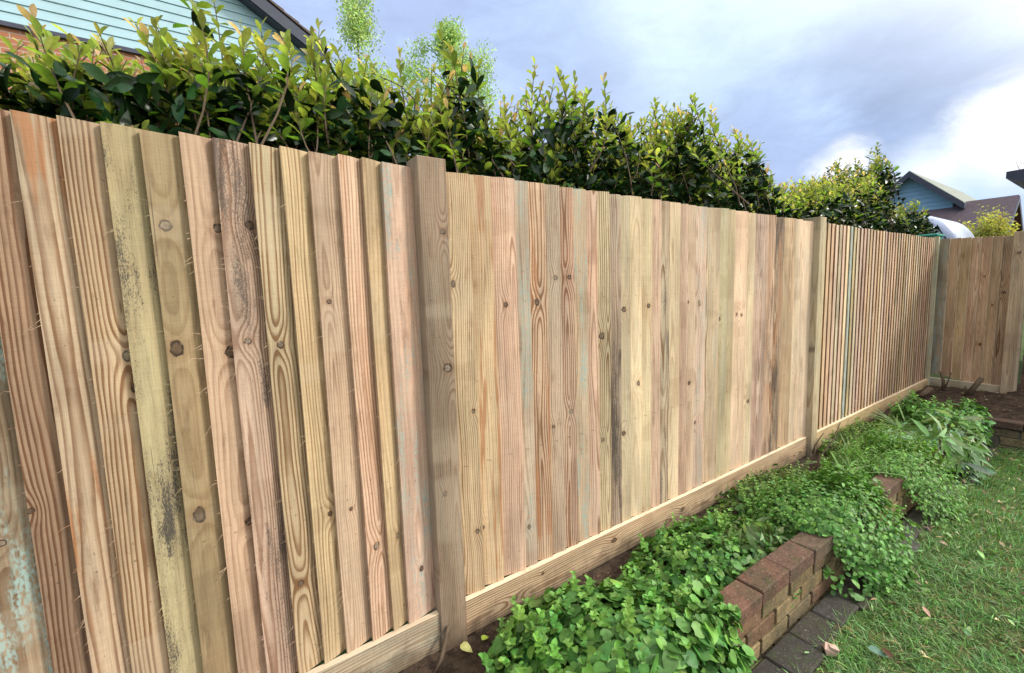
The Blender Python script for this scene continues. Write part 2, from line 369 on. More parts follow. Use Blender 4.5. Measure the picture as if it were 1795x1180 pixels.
# ---- middle bay: thick edges on the right
P2 = panel('middle bay of boards seen flat with no visible steps', .712, 3.735)
em = [.700, .813, .908, 1.024, 1.087, 1.174, 1.253, 1.332, 1.407, 1.479, 1.561, 1.636, 1.705, 1.789, 1.864, 1.941, 2.012, 2.106, 2.178, 2.247, 2.351, 2.490, 2.577, 2.652, 2.797, 2.894, 3.053, 3.161, 3.28, 3.449, 3.55, 3.74]
def kk(c, *ks): return [(a-c, z-.15, r) for a, z, r in ks]
mid = [
 W(TAN, con=.6, d0=0, spc=.008, knots=kk(.756, (.736, 1.393, .008), (.795, .899, .008), (.79, .404, .009))),
 W((.45, .30, .19), con=.35, heart=.9, u0=.01, d0=.0, knots=kk(.86, (.822, .404, .008))),
 W(PINK, con=.5, d0=-.01, taper=.12, knots=kk(.966, (.968, 1.306, .009))),
 W(TEALB, con=.3, teal=.55, knots=kk(1.055, (1.05, .33, .007))),
 W((.44, .30, .19), con=.95, heart=.75, u0=0, d0=-.015, taper=.10, spc=.010, seed=2.4, knots=kk(1.13, (1.125, 1.311, .011))),
 W((.37, .28, .2), con=.5, mould=.15, knots=kk(1.213, (1.225, 1.41, .010), (1.2, .75, .007))),
 W((.38, .27, .18), con=.85, d0=-.01, u0=.0, spc=.009, heart=.25, knots=kk(1.29, (1.303, 1.412, .010), (1.3, .80, .010))),
 W((.37, .30, .215), con=.3, teal=.9, mould=.1), W(PINK, con=.5, teal=.15),
 W((.39, .29, .2), con=.75, d0=-.005, spc=.011, knots=kk(1.52, (1.51, 1.132, .014), (1.51, .62, .010))),
 W((.31, .24, .17), con=.5, mould=.8, u0=.03), W((.40, .33, .21), con=.2, knots=kk(1.67, (1.66, .62, .012), (1.665, 1.25, .012))),
 W(PALE, con=.2, knots=kk(1.747, (1.767, .864, .010))), W((.47, .36, .23), con=.25, heart=.25, knots=kk(1.827, (1.843, 1.26, .011))),
 W(PINK, con=.3, mould=.1), W((.35, .28, .19), con=.6, mould=.7), W((.48, .36, .25), con=.25), W((.44, .31, .23), con=.5),
 W((.46, .33, .24), con=.35, knots=kk(2.213, (2.191, 1.263, .010), (2.21, .8, .010))), W((.43, .34, .25), con=.4, teal=.6, knots=kk(2.3, (2.30, 1.252, .010), (2.28, .55, .009))),
 W((.46, .34, .24), con=.6, d0=0, spc=.009, teal=.35, u0=-.05), W((.33, .275, .17), con=.15, teal=.2, knots=kk(2.53, (2.51, 1.15, .008))),
 W((.35, .30, .19), con=.15), W(PALE, con=.25, knots=kk(2.72, (2.749, 1.159, .010), (2.70, 1.165, .008))), W((.47, .35, .23), con=.25, teal=.2, knots=kk(2.845, (2.86, .58, .012))),
 W((.43, .30, .22), con=.5, mould=.35), W((.40, .28, .2), con=.6, mould=.45, heart=.3), W((.30, .19, .125), con=.6, mould=.8, heart=.5),
 W((.38, .32, .21), con=.6, spc=.012, d0=0), W(PALE, con=.3, mould=.15), W((.46, .37, .27), con=.25, teal=.15)]
for i in range(len(em)-1):
    e = em[i+1]-em[i]; wd = mid[i]
    wd.setdefault('u0', rnd.uniform(-.05, .05)); wd.setdefault('d0', rnd.uniform(.0, .04))
    feather_board('board', e, 1.65+rnd.uniform(-.004, .004), False, P2, fenceM((em[i]+em[i+1])/2, .152, rnd.uniform(-.002, .002)), wd, fuzz=3, exw=.02 if i else .004)
# ---- far bay: thick edges on the left, facing the camera, with shade painted into their colour
P3 = panel('far bay of boards whose thick edges, darkened with painted shade, show as stripes', 3.83, 7.0)
y = 3.835; i = 0
far_pal = [TAN, YEL, TAN, (.46, .33, .27), (.42, .37, .29), PALE, (.44, .31, .25), (.47, .39, .30)]
while y < 6.95:
    e = .0765+rnd.uniform(-.003, .003)
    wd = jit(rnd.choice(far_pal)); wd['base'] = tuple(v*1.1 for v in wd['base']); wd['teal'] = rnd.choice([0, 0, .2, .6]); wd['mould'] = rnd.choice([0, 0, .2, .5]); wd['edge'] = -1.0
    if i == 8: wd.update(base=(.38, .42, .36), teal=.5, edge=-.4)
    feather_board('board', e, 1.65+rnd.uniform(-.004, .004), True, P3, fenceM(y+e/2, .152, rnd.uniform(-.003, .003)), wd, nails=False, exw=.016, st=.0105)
    y += e; i += 1
# ---- posts and gravel boards
def post(name, a, b, M, wood, parent, label=None):
    mb = MB(); wx, wy, wz_ = [q/2 for q in b]; n = 6
    for i in range(n+1):
        z = b[2]*i/n
        for (sx, sy) in ((-1, -1), (1, -1), (1, 1), (-1, 1)): mb.v.append((sx*wx+rnd.uniform(-.0006, .0006), sy*wy+rnd.uniform(-.0006, .0006), z))
    for i in range(n):
        for j in range(4): mb.f.append((i*4+j, i*4+(j+1) % 4, i*4+4+(j+1) % 4, i*4+4+j)); mb.m.append(0)
    mb.f += [(3, 2, 1, 0), (n*4, n*4+1, n*4+2, n*4+3)]; mb.m += [0, 0]
    o = mb.build(name, WOOD, parent, bevel=.0025); o.matrix_world = M; set_wood(o, **wood)
    if label: o['label'] = label
    return o
post('post', None, (.106, .10, 2.05), fenceM(.657, -.22, 0, -.022), W((.20, .145, .10), spc=.007, con=.4, u0=.04, d0=.03, teal=.08, mould=.1, edge=.25, seed=1.1,
     knots=[(.03, 1.80, .010), (.022, 1.31, .016), (-.012, .84, .008)]), fence, 'grey-brown square post between near and middle bays')
post('post', None, (.10, .11, 2.05), fenceM(3.785, -.22, 0, -.012), W((.36, .30, .18), spc=.009, con=.4, edge=.15, teal=.2), fence, 'greenish square post between middle and far bays')
post('post', None, (.045, .09, 2.02), fenceM(6.98, -.20, 0, -.022), W((.36, .36, .27), spc=.009, con=.3, teal=.5, edge=.1), fence, 'pale green-tinged corner post')
post('post', None, (.106, .10, 2.05), fenceM(-1.33, -.22, 0, -.022), W((.255, .185, .125), spc=.007, con=.35), fence)
def along(y0, z, x):       # local z -> +Y, local x -> -Z
    return Matrix(((0, -1, 0, x), (0, 0, 1, y0), (-1, 0, 0, z), (0, 0, 0, 1)))
def gravel(y0, y1, wood, label):
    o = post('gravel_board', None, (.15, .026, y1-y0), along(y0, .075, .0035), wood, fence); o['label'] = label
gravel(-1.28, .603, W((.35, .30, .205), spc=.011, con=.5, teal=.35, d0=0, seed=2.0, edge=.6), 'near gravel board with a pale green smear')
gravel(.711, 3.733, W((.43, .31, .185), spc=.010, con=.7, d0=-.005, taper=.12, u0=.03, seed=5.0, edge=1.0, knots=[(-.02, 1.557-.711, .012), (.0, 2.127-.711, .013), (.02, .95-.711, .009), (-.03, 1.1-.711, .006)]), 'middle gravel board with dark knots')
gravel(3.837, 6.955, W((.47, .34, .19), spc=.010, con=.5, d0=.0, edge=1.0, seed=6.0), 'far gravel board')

def child(o, root):
    bpy.context.view_layer.update(); o.parent = root; o.matrix_parent_inverse = root.matrix_world.inverted()
# ---- short return fence across the far end
ang = math.atan2(-.20, .57)*.35
FR = Matrix.Translation((-.005, 7.06, 0)) @ Matrix.Rotation(ang, 4, 'Z')
ret = thing('return_fence', 'short timber fence panel closing the far end between striped bay and brick pier', 'fence', (0, 7.05, 0))
rp = MB(); rp.prism([(.034, 1.55), (.034, 1.63), (.075, 1.59)], lambda a, b_, e: (FR @ Vector(((0, .70)[e], a, b_)))[:])
o = rp.build('fence_rail', WOOD); set_wood(o, TAN); child(o, ret)
rb = [0, .10, .19, .275, .355, .44, .52, .598]
rw = [W((.31, .25, .165), teal=.75, con=.4), W(TAN, con=.5, heart=.3), W(YEL, con=.3), W((.45, .33, .19), heart=.5, con=.5), W((.42, .32, .18), con=.7, d0=-.01, knots=[(0, 1.2, .009), (.01, .45, .012)]),
      W((.44, .32, .19), con=.7, d0=0, knots=[(.0, .9, .008)]), W((.36, .30, .19), con=.6, knots=[(0, 1.05, .012)])]
for i in range(7):
    e = rb[i+1]-rb[i]; zb = .205-.09*(rb[i]/.55); wd = rw[i]; wd.setdefault('u0', rnd.uniform(-.05, .05))
    o = feather_board('board', e, 1.795-.03*(rb[i]/.55)-zb, False, None, FR @ Matrix.Translation(((rb[i]+rb[i+1])/2+.01, -.01, zb)), wd, nails=False, exw=.012 if i else .0)
    child(o, ret)
o = post('post', None, (.10, .10, 1.98), FR @ Matrix.Translation((.662, .0, -.18)), W((.37, .31, .18), con=.3, spc=.012, teal=.1, edge=.3, knots=[(0, 1.76, .014)]), None, 'tall end post with olive tint'); child(o, ret)
o = post('gravel_board', None, (.15, .026, .605), FR @ Matrix(((0, 0, 1, .005), (0, 1, 0, -.0175), (-1, 0, 0, .085), (0, 0, 0, 1))), W((.33, .30, .21), con=.5, teal=.6, spc=.012), None, 'greenish gravel board of the return panel'); child(o, ret)

# ------------------------------------------------------------------ ground, soil, paving, wall
def soil_mat():
    m, g, b = mat('dark_crumbly_soil', .95, .15); P = worldco(g)
    n = g.noise(P, 14, 5, .65); n2 = g.noise(P, 90, 4, .6)
    c = g.mix(g.smooth(n, .35, .65), (.030, .020, .014), (.075, .052, .036))
    c = g.mix(g.smooth(n2, .60, .70)*.6, c, (.15, .115, .085))
    g.put(b.inputs['Base Color'], c); bump(g, b, n2 + n, .8, .012); return m
def lawn_mat():
    m, g, b = mat('thin_turf', .95, .1); P = worldco(g)
    n = g.noise(P, 5, 5, .6); n2 = g.noise(P, 60, 3, .6)
    c = g.mix(g.smooth(n, .38, .62), (.05, .095, .024), (.09, .105, .04)); c = g.mix(g.smooth(n2, .5, .7), c, (.05, .045, .028))
    g.put(b.inputs['Base Color'], c); bump(g, b, n2, .8, .01); return m
SOIL = soil_mat(); LAWN = lawn_mat()
def hsh(x, y): return (math.sin(x*13.1+y*7.3)+math.sin(x*5.7-y*11.9+1.3)+math.sin(x*29+y*23)*.5+math.sin(y*41-x*17)*.4)/2.9
def grid(name, x0, x1, y0, y1, nx, ny, fz, m, kind='structure'):
    xs = np.linspace(x0, x1, nx); ys = np.linspace(y0, y1, ny)
    V = [(x, y, fz(x, y)) for y in ys for x in xs]
    F = [(j*nx+i, j*nx+i+1, (j+1)*nx+i+1, (j+1)*nx+i) for j in range(ny-1) for i in range(nx-1)]
    o = np_mesh(name, np.array(V), np.array(F), m); o['kind'] = kind; return o
def soil_z(x, y):
    t = min(max(x/.6, 0), 1); s = min(max((y-4.6)/2.2, 0), 1)
    return -.005+.055*t + s*.07*(1-.5*t) + .012*hsh(x*2, y*2) + .006*hsh(x*9, y*9)
LZ = -.095
def lawn_z(x, y): return LZ+.012*hsh(x*1.3, y*1.3)+.006*hsh(x*5, y*5)
gm = MB(); S = 600
gm.poly([(-S, -S, -.16), (S, -S, -.16), (S, S, -.16), (-S, S, -.16)]); gnd = gm.build('ground', LAWN); gnd['kind'] = 'structure'
grid('lawn', .70, 4.0, -1.6, 5.42, 60, 120, lawn_z, LAWN)
grid('soil', -.06, .66, -1.6, 7.3, 50, 380, soil_z, SOIL)
grid('garden_bed', .66, 3.4, 5.40, 7.6, 90, 80, lambda x, y: .06+.055*min(max((y-5.5)/1.2, 0), 1)+.016*hsh(x*2, y*2)+.008*hsh(x*9, y*9), SOIL)

def brick_mat(name, cols, mould=.5, rough=.85):
    m, g, b = mat(name, rough, .25); tint = X(g, g.attr('tint', 'GEOMETRY').outputs['Color']); P = worldco(g)
    n = g.noise(P, 18, 4, .65); n2 = g.noise(P, 120, 3, .6); n3 = g.noise(P, 7, 3, .6)
    c = g.mix(g.smooth(n, .35, .68)*.55, tint, g.mix(1.0, tint, (.45, .42, .38), 'MULTIPLY'))
    c = g.scale(c, g.lin(n2, .25, .75, .75, 1.2))
    c = g.mix(g.smooth(n3, .46, .64)*mould, c, (.05, .05, .026))
    n5 = g.noise(P, 33, 5, .7); c = g.mix(g.smooth(n5, .56, .68)*.7, c, (.022, .02, .017))
    c = g.mix(g.smooth(n2, .64, .70)*.5, c, (.42, .40, .34))
    up_ = g.sep(X(g, g.n.new('ShaderNodeNewGeometry').outputs['Normal']))[2]; n6 = g.noise(P, 24, 4, .65)
    c = g.mix(g.smooth(up_, .5, .9)*g.smooth(n6, .52, .64)*mould, c, (.045, .062, .018))
    c = g.mix(g.smooth(g.sep(P)[2] + (n6 - .5)*.10, -.045, -.095)*.7*mould, c, (.05, .042, .028))
    g.put(b.inputs['Base Color'], c); bump(g, b, n2*.6 + n + n5, .7, .005); return m
BRICK = brick_mat('old_stock_brick', None)
def bricks(name, boxes, cols, parent, bevel=.0035, m=None, jitter=.002, label=None):
    """each box = (centre, half sizes); merged brickwork of one wall, every brick slightly different"""
    V = []; F = []; T = []
    for (cx, cy, cz), (hx, hy, hz) in boxes:
        k = len(V); col = np.array(cols[rnd.randrange(len(cols))])*rnd.uniform(.8, 1.2); b = min(bevel, hz*.4)*rnd.uniform(.7, 1.3)
        rz = rnd.uniform(-.006, .006)
        ox, oz = rnd.uniform(-jitter, jitter), rnd.uniform(-jitter, jitter)
        for dz, ins in ((-hz, b), (-hz+b, 0), (hz-b, 0), (hz, b)):
            X_, Y_ = hx-ins, hy-ins
            c2 = b*.8 if ins == 0 else b*.5
            ring = [(-X_+c2, -Y_), (X_-c2, -Y_), (X_, -Y_+c2), (X_, Y_-c2), (X_-c2, Y_), (-X_+c2, Y_), (-X_, Y_-c2), (-X_, -Y_+c2)]
            for px, py in ring:
                jx = rnd.uniform(-.0012, .0012)
                V.append((cx+ox+px-py*rz+jx, cy+py+px*rz+jx, cz+oz+dz+rnd.uniform(-.0008, .0008)))
        for r_ in range(3):
            for j in range(8): F.append((k+r_*8+j, k+r_*8+(j+1) % 8, k+r_*8+8+(j+1) % 8, k+r_*8+8+j))
        for c0, inv in ((k, True), (k+24, False)):
            qs = [(0, 1, 2, 3), (0, 3, 4, 7), (4, 5, 6, 7)]
            for q in qs: F.append(tuple(c0+i for i in (q[::-1] if inv else q)))
        T += [col]*32
    o = np_mesh(name, np.array(V), np.array(F), m or BRICK, parent, np.array(T), smooth=False)
    if label: o['label'] = label
    return o
MORT, gM, bM = mat('sandy_mortar', .95, .1); nM = gM.noise(worldco(gM), 40, 4, .6); gM.put(bM.inputs['Base Color'], gM.mix(nM, (.055, .047, .034), (.17, .15, .11))); bump(gM, bM, nM, .6, .004)
BUFF = [(.235, .17, .085), (.20, .14, .068), (.27, .195, .10), (.18, .105, .06), (.22, .165, .085), (.15, .115, .065)]
RED = [(.115, .066, .046), (.095, .056, .042), (.14, .074, .05), (.09, .062, .046), (.115, .078, .052)]
wall = thing('planter_wall', 'low brown brick retaining wall of four courses edging the raised planting bed', 'brick wall', (.65, 1.3, LZ))
WX, WY1 = .70, 5.40          # front face of the long wall; near face of the return across the garden
bb = []; cop = []
y = -1.5
while y < WY1-.02:
    cop.append(((WX-.047, y+.1075, .160), (.0535, .1095, .0325))); y += .2235
for r_ in range(4):
    y = -1.5+(.1125 if r_ % 2 else 0); zc = .0915-.075*r_
    while y < WY1-.02:
        bb.append(((WX-.056, y+.1075, zc), (.051, .1045, .0325))); y += .225
x = WX+.02
while x < 3.2:
    cop.append(((x+.1075, WY1+.047, .105), (.1065, .0535, .031))); x += .2235
for r_ in range(3):
    x = WX+(.1125 if r_ % 2 else 0)
    while x < 3.2: bb.append(((x+.1075, WY1+.056, .0365-.075*r_), (.1045, .051, .0325))); x += .225
mo = MB(); mo.box((WX-.103, -1.5, -.2), (WX-.018, WY1+.1, .127)); mo.box((WX-.0179, WY1+.012, -.2), (3.3, WY1+.099, .071))
def wpart(o): child(o, wall); return o
wpart(mo.build('mortar', MORT)); wpart(bricks('brick_courses', bb, BUFF, None)); wpart(bricks('coping', cop, RED, None, bevel=.004, jitter=.0025, label='dark red-brown top course'))

PAVE = brick_mat('dark_worn_paver', None, .45, .7)
pv = []; y = -1.4
while y < WY1-.1:
    wv = rnd.uniform(.10, .14); pv.append(((WX+.004+wv/2, y+.10, LZ-.016), (wv/2, .100, .03))); y += .203
pave = bricks('path', pv, [(.062, .058, .056), (.05, .046, .045), (.078, .07, .062), (.06, .052, .046)], None, bevel=.006, m=PAVE, jitter=.003); pave['kind'] = 'structure'

# ------------------------------------------------------------------ leaves
def leaf_material(name, trans=.35, rough=.38, spec=.45, back=1.25):
    m = bpy.data.materials.new(name); m.use_nodes = True; g = G(m.node_tree); g.n.clear()
    out = g.n.new('ShaderNodeOutputMaterial'); b = g.n.new('ShaderNodeBsdfPrincipled')
    t = X(g, g.attr('tint', 'GEOMETRY').outputs['Color']); n = g.noise(worldco(g), 45, 2)
    c = g.scale(t, g.lin(n, .3, .7, .8, 1.2)); g.put(b.inputs['Base Color'], c)
    b.inputs['Roughness'].default_value = rough; b.inputs['Specular IOR Level'].default_value = spec
    tr = g.n.new('ShaderNodeBsdfTranslucent'); g.put(tr.inputs[0], g.mix(1.0, g.scale(c, back*1.6), (1.05, 1.0, .45), 'MULTIPLY'))
    mx = g.n.new('ShaderNodeMixShader'); mx.inputs[0].default_value = trans
    g.l.new(b.outputs[0], mx.inputs[1]); g.l.new(tr.outputs[0], mx.inputs[2]); g.l.new(mx.outputs[0], out.inputs[0]); return m
LEAF_GLOSS = leaf_material('glossy_evergreen_leaf', .05, .28, .24); LEAF_YOUNG = leaf_material('young_leaf', .5, .42, .3); LEAF_SOFT = leaf_material('soft_herb_leaf', .18, .5, .3)
LEAF_GREY = leaf_material('downy_grey_leaf', .2, .75, .15)
BARK, gB, bB = mat('twig_bark', .9, .1); nB = gB.noise(worldco(gB), 30, 3); gB.put(bB.inputs['Base Color'], gB.mix(nB, (.06, .042, .028), (.15, .11, .075)))
STEM, gS, bS = mat('green_stem', .7, .2); nS = gS.noise(worldco(gS), 20, 2); gS.put(bS.inputs['Base Color'], gS.mix(nS, (.10, .14, .04), (.20, .20, .08)))
PROF = {  # (t along midrib, half width, t shift of the margin)
 'lance': [(0, 0.02, 0), (.22, .62, 0), (.5, 1, 0), (.78, .62, 0), (1, .02, 0)],
 'spoon': [(0, .04, 0), (.25, .55, 0), (.58, 1, 0), (.84, .72, 0), (1, .03, 0)],
 'ovate': [(0, .05, 0), (.18, .78, 0), (.42, 1, 0), (.74, .66, 0), (1, .02, 0)],
 'heart': [(0, .5, -.13), (.16, .95, -.08), (.42, 1, -.02), (.74, .62, 0), (1, .02, 0)],
 'round': [(0, .30, -.06), (.2, .88, -.02), (.5, 1.02, 0), (.8, .72, 0), (1, .10, 0)],
 'strap': [(0, .55, 0), (.3, .9, 0), (.6, 1, 0), (.85, .7, 0), (1, .05, 0)]}
def norm(a): return a/np.maximum(np.linalg.norm(a, axis=1, keepdims=True), 1e-9)
def leaves(name, kind, P, T, N, L, Wd, col, material, parent=None, fold=.25, curl=.2, wave=.0):
    """P base points, T tip directions, N face normals; one mesh of folded, curled leaf blades"""
    n = len(P); T = norm(T); S = norm(np.cross(T, N)); N = np.cross(S, T)
    L = np.broadcast_to(np.asarray(L, float), (n,))[:, None]; Wd = np.broadcast_to(np.asarray(Wd, float), (n,))[:, None]
    cu = curl*(1+rng.normal(0, .5, (n, 1))); fo = fold*(1+rng.normal(0, .4, (n, 1)))
    rows = PROF[kind]; V = np.zeros((n, len(rows)*3, 3))
    for i, (t, hw, ts) in enumerate(rows):
        mid_ = P+T*L*t-N*L*cu*t*t
        for j, sgn in enumerate((-1, 0, 1)):
            tt = t+(ts if sgn else 0)
            q = mid_ if sgn == 0 else (P+T*L*tt-N*L*cu*t*t+S*sgn*Wd*.5*hw+N*fo*Wd*.5*hw+N*wave*Wd*rng.normal(0, 1, (n, 1)))
            V[:, i*3+j] = q
    k = len(rows)*3; f = []
    for i in range(len(rows)-1):
        for j in (0, 1): a = i*3+j; f.append((a, a+1, a+4, a+3))
    F = (np.arange(n)[:, None, None]*k+np.array(f)[None]).reshape(-1, 4)
    cc = np.repeat(col[:, None], k, 1).copy()
    cc[:, 1::3] *= 1.12                                  # paler midrib
    return np_mesh(name, V.reshape(-1, 3), F, material, parent, cc.reshape(-1, 3))
def cols(n, base, var=.15, hue=.08):
    b = np.array(base)[None]*np.exp(rng.normal(0, var, (n, 1))); b = b*(1+rng.normal(0, hue, (n, 3))); return np.clip(b, .004, .9)
def rdir(n): return norm(rng.normal(0, 1, (n, 3)))

# ------------------------------------------------------------------ hedge behind the fence
def env(Y):
    ys = [-1.6, -.9, -.42, -.27, -.1, .0, .12, .22, .33, .43, .51, .63, .73, .78, .88, 1.0, 1.1, 1.24, 1.31, 1.40, 1.54, 1.67, 1.86, 2.01, 2.17, 2.40, 2.61, 2.85, 2.98, 3.2, 3.46, 3.63, 3.84, 4.53, 5.26, 5.75, 6.1]
    zs = [2.30, 2.26, 2.21, 2.24, 2.26, 2.30, 2.27, 2.32, 2.25, 2.40, 2.30, 2.40, 2.28, 2.14, 2.30, 2.57, 2.28, 2.18, 2.44, 2.24, 2.57, 2.20, 2.58, 2.46, 2.24, 2.42, 2.60, 2.54, 2.16, 2.56, 2.48, 2.26, 2.18, 2.28, 2.44, 2.44, 2.5]
    return np.interp(Y, ys, zs)
def shrub(root, ya, yb, xa, xb, envf, dens, nshoot, nfill, zlow, lscale=1.0, tall=(), young=1.0):
    PM, TM, NM, LM = [], [], [], []; PY, TY, NY, LY, AG = [], [], [], [], []
    st = MB()
    for i in range(nshoot+len(tall)):
        if i < nshoot:
            Y = rnd.uniform(ya, yb) if ya > 0 or rnd.random() > .16 else rnd.uniform(-1.1, .95); xx = rnd.uniform(xa, xb); top = float(envf(Y)); low = top-.62
            zt = low+(top-low)*(1-rnd.random()**1.0*.95)
            zt += (xx-(xa+xb)/2)*-.10
            ln = rnd.uniform(.22, .55); lean = .24
        else:
            xx, Y, zt, ln = tall[i-nshoot]; lean = .05
        tip = Vector((xx, Y, zt)); dr = Vector((rnd.gauss(0, lean)+.03, rnd.gauss(0, lean), 1)).normalized()
        basep = tip-dr*ln; bend = Vector((rnd.gauss(0, .04), rnd.gauss(0, .04), 0))
        pts = [basep.lerp(tip, t)+bend*math.sin(math.pi*t) for t in (0, .25, .5, .75, 1)]
        st.tube(pts, [.0045, .004, .0032, .0024, .0012], 4)
        yl = rnd.uniform(.14, .30)*young                        # length of new growth
        nl = int(ln/.0165); az = rnd.uniform(0, 6.28)
        for k in range(nl):
            s = (k+.5)/nl; d = (1-s)*ln; p = basep.lerp(tip, s)+bend*math.sin(math.pi*s); az += 2.4+rnd.gauss(0, .2)
            isy = d < yl*(.8+.4*rnd.random())
            if isy:
                a = (1-d/yl); ele = R(22)+R(40)*max(a, 0)+rnd.gauss(0, .22); l = (.080-.034*max(a, 0))*rnd.uniform(.8, 1.2)*lscale
            else:
                if rnd.random() < .45: continue
                ele = R(12)+rnd.gauss(0, .35); l = .085*rnd.uniform(.7, 1.15)*lscale
            t = Vector((math.cos(az)*math.cos(ele), math.sin(az)*math.cos(ele), math.sin(ele)))
            nn = Vector((-math.cos(az)*math.sin(ele), -math.sin(az)*math.sin(ele), math.cos(ele)))+Vector((rnd.gauss(0, .25), rnd.gauss(0, .25), rnd.gauss(0, .2)))
            if isy: PY.append(p[:]); TY.append(t[:]); NY.append(nn[:]); LY.append(l); AG.append(max(a, 0))
            else: PM.append(p[:]); TM.append(t[:]); NM.append(nn[:]); LM.append(l)
    # old foliage filling the body
    n = nfill; Y = rng.uniform(ya, yb, n); z = zlow+(np.array([float(envf(v)) for v in Y])-np.interp(Y, [.3, .8], [.22, .26])-zlow)*rng.random(n)**.8
    xx = rng.uniform(xa-.05, xb+.02, n); hm = rng.random(n) < .55; xx[hm] = xb+.02-np.abs(rng.normal(0, .13, hm.sum()))
    pf = np.stack([xx, Y, z], 1); tf = norm(rng.normal(0, 1, (n, 3))+np.array([.5, 0, .1])); nf = norm(rng.normal(0, .6, (n, 3))+np.array([.45, 0, .8])); lf = .088*rng.uniform(.7, 1.15, n)*lscale
    PM = np.concatenate([np.array(PM), pf]); TM = np.concatenate([np.array(TM), tf]); NM = np.concatenate([np.array(NM), nf]); LM = np.concatenate([np.array(LM), lf])
    ok = (PM[:, 0] < -.19) | ((PM[:, 2] > 1.88) & (PM[:, 0] < -.10)); PM, TM, NM, LM = PM[ok], TM[ok], NM[ok], LM[ok]
    cm = cols(len(PM), (.011, .031, .009), .42, .10)
    leaves('mature_leaves', 'spoon', PM, TM, NM, LM, LM*.43, cm, LEAF_GLOSS, root, .22, .22)['label'] = 'large dark glossy older leaves'
    PY, TY, NY, LY, AG = (np.array(q) for q in (PY, TY, NY, LY, AG)); ok = (PY[:, 0] < -.19) | ((PY[:, 2] > 1.88) & (PY[:, 0] < -.10)); PY, TY, NY, LY, AG = PY[ok], TY[ok], NY[ok], LY[ok], AG[ok]
    AG = AG[:, None]; nY = len(PY)
    cy = (1-AG)*cols(nY, (.062, .128, .022), .32, .08)+AG*cols(nY, (.25, .29, .085), .22, .08)
    cy = cy*(1.0 if young == 1 else .72)
    pk = (AG[:, 0] > .78) & (rng.random(nY) < .25); cy[pk] = cols(pk.sum(), (.40, .31, .20), .15, .08)
    LY = np.array(LY); leaves('young_leaves', 'spoon', np.array(PY), np.array(TY), np.array(NY), LY, LY*.44, cy, LEAF_YOUNG, root, .35, .15)['label'] = 'small upright yellow-green new growth with pinkish tips'
    st.build('branches', BARK, root)
hedge = thing('laurel_hedge', 'long evergreen hedge with dark glossy leaves and yellow-green tips rising behind the fence', 'hedge', (0, 0, 0))
tall = [(-.50, .05, 2.62, .75), (-.52, .085, 2.50, .6), (-.5, .44, 2.45, .5), (-.5, .41, 2.40, .5), (-.55, 1.0, 2.62, .7), (-.5, 1.03, 2.52, .5), (-.5, 1.53, 2.57, .5), (-.55, 1.86, 2.60, .6), (-.5, 1.82, 2.52, .5), (-.5, 1.9, 2.5, .5),
        (-.55, 2.60, 2.62, .6), (-.55, 2.72, 2.62, .6), (-.52, 2.84, 2.62, .6), (-.5, 2.5, 2.56, .5), (-.5, 3.18, 2.58, .6), (-.5, 3.25, 2.59, .6), (-.6, 3.42, 2.54, .6), (-.5, 3.3, 2.5, .5)]
shrub(hedge, -1.5, 6.05, -.90, -.24, env, 1, 3300, 15000, 1.35, .90, tall)
bush = thing('tall_evergreen_bush', 'taller evergreen bush with a wispy upright top near the far end of the hedge', 'bush', (-.6, 6.6, 0))
def env2(Y): return np.interp(Y, [5.75, 6.1, 6.5, 6.85, 7.1, 7.2], [2.40, 2.60, 2.76, 2.90, 2.86, 2.5])
shrub(bush, 5.8, 6.95, -.95, -.42, env2, 1, 330, 2600, 1.35, .95, [(-.6, 6.75, 2.92, .8), (-.6, 6.95, 3.02, .9), (-.62, 7.02, 2.98, .8), (-.5, 6.55, 2.8, .7)], young=.75)
for ch in bush.children: ch.matrix_parent_inverse = Matrix.Translation((.6, -6.6, 0))
bush2 = thing('rounded_evergreen_bush', 'rounded dark bush with yellow-green top at the corner in front of the far blue house', 'bush', (-.6, 8.4, 0))
def env3(Y): return np.interp(Y, [7.3, 7.7, 8.05, 8.5, 9.0, 9.6], [2.30, 2.40, 2.50, 2.44, 2.36, 2.20])
shrub(bush2, 7.5, 9.05, -1.0, -.45, env3, 1, 340, 3000, 1.35, .95, [], young=.8)
for ch in bush2.children: ch.matrix_parent_inverse = Matrix.Translation((.6, -8.4, 0))

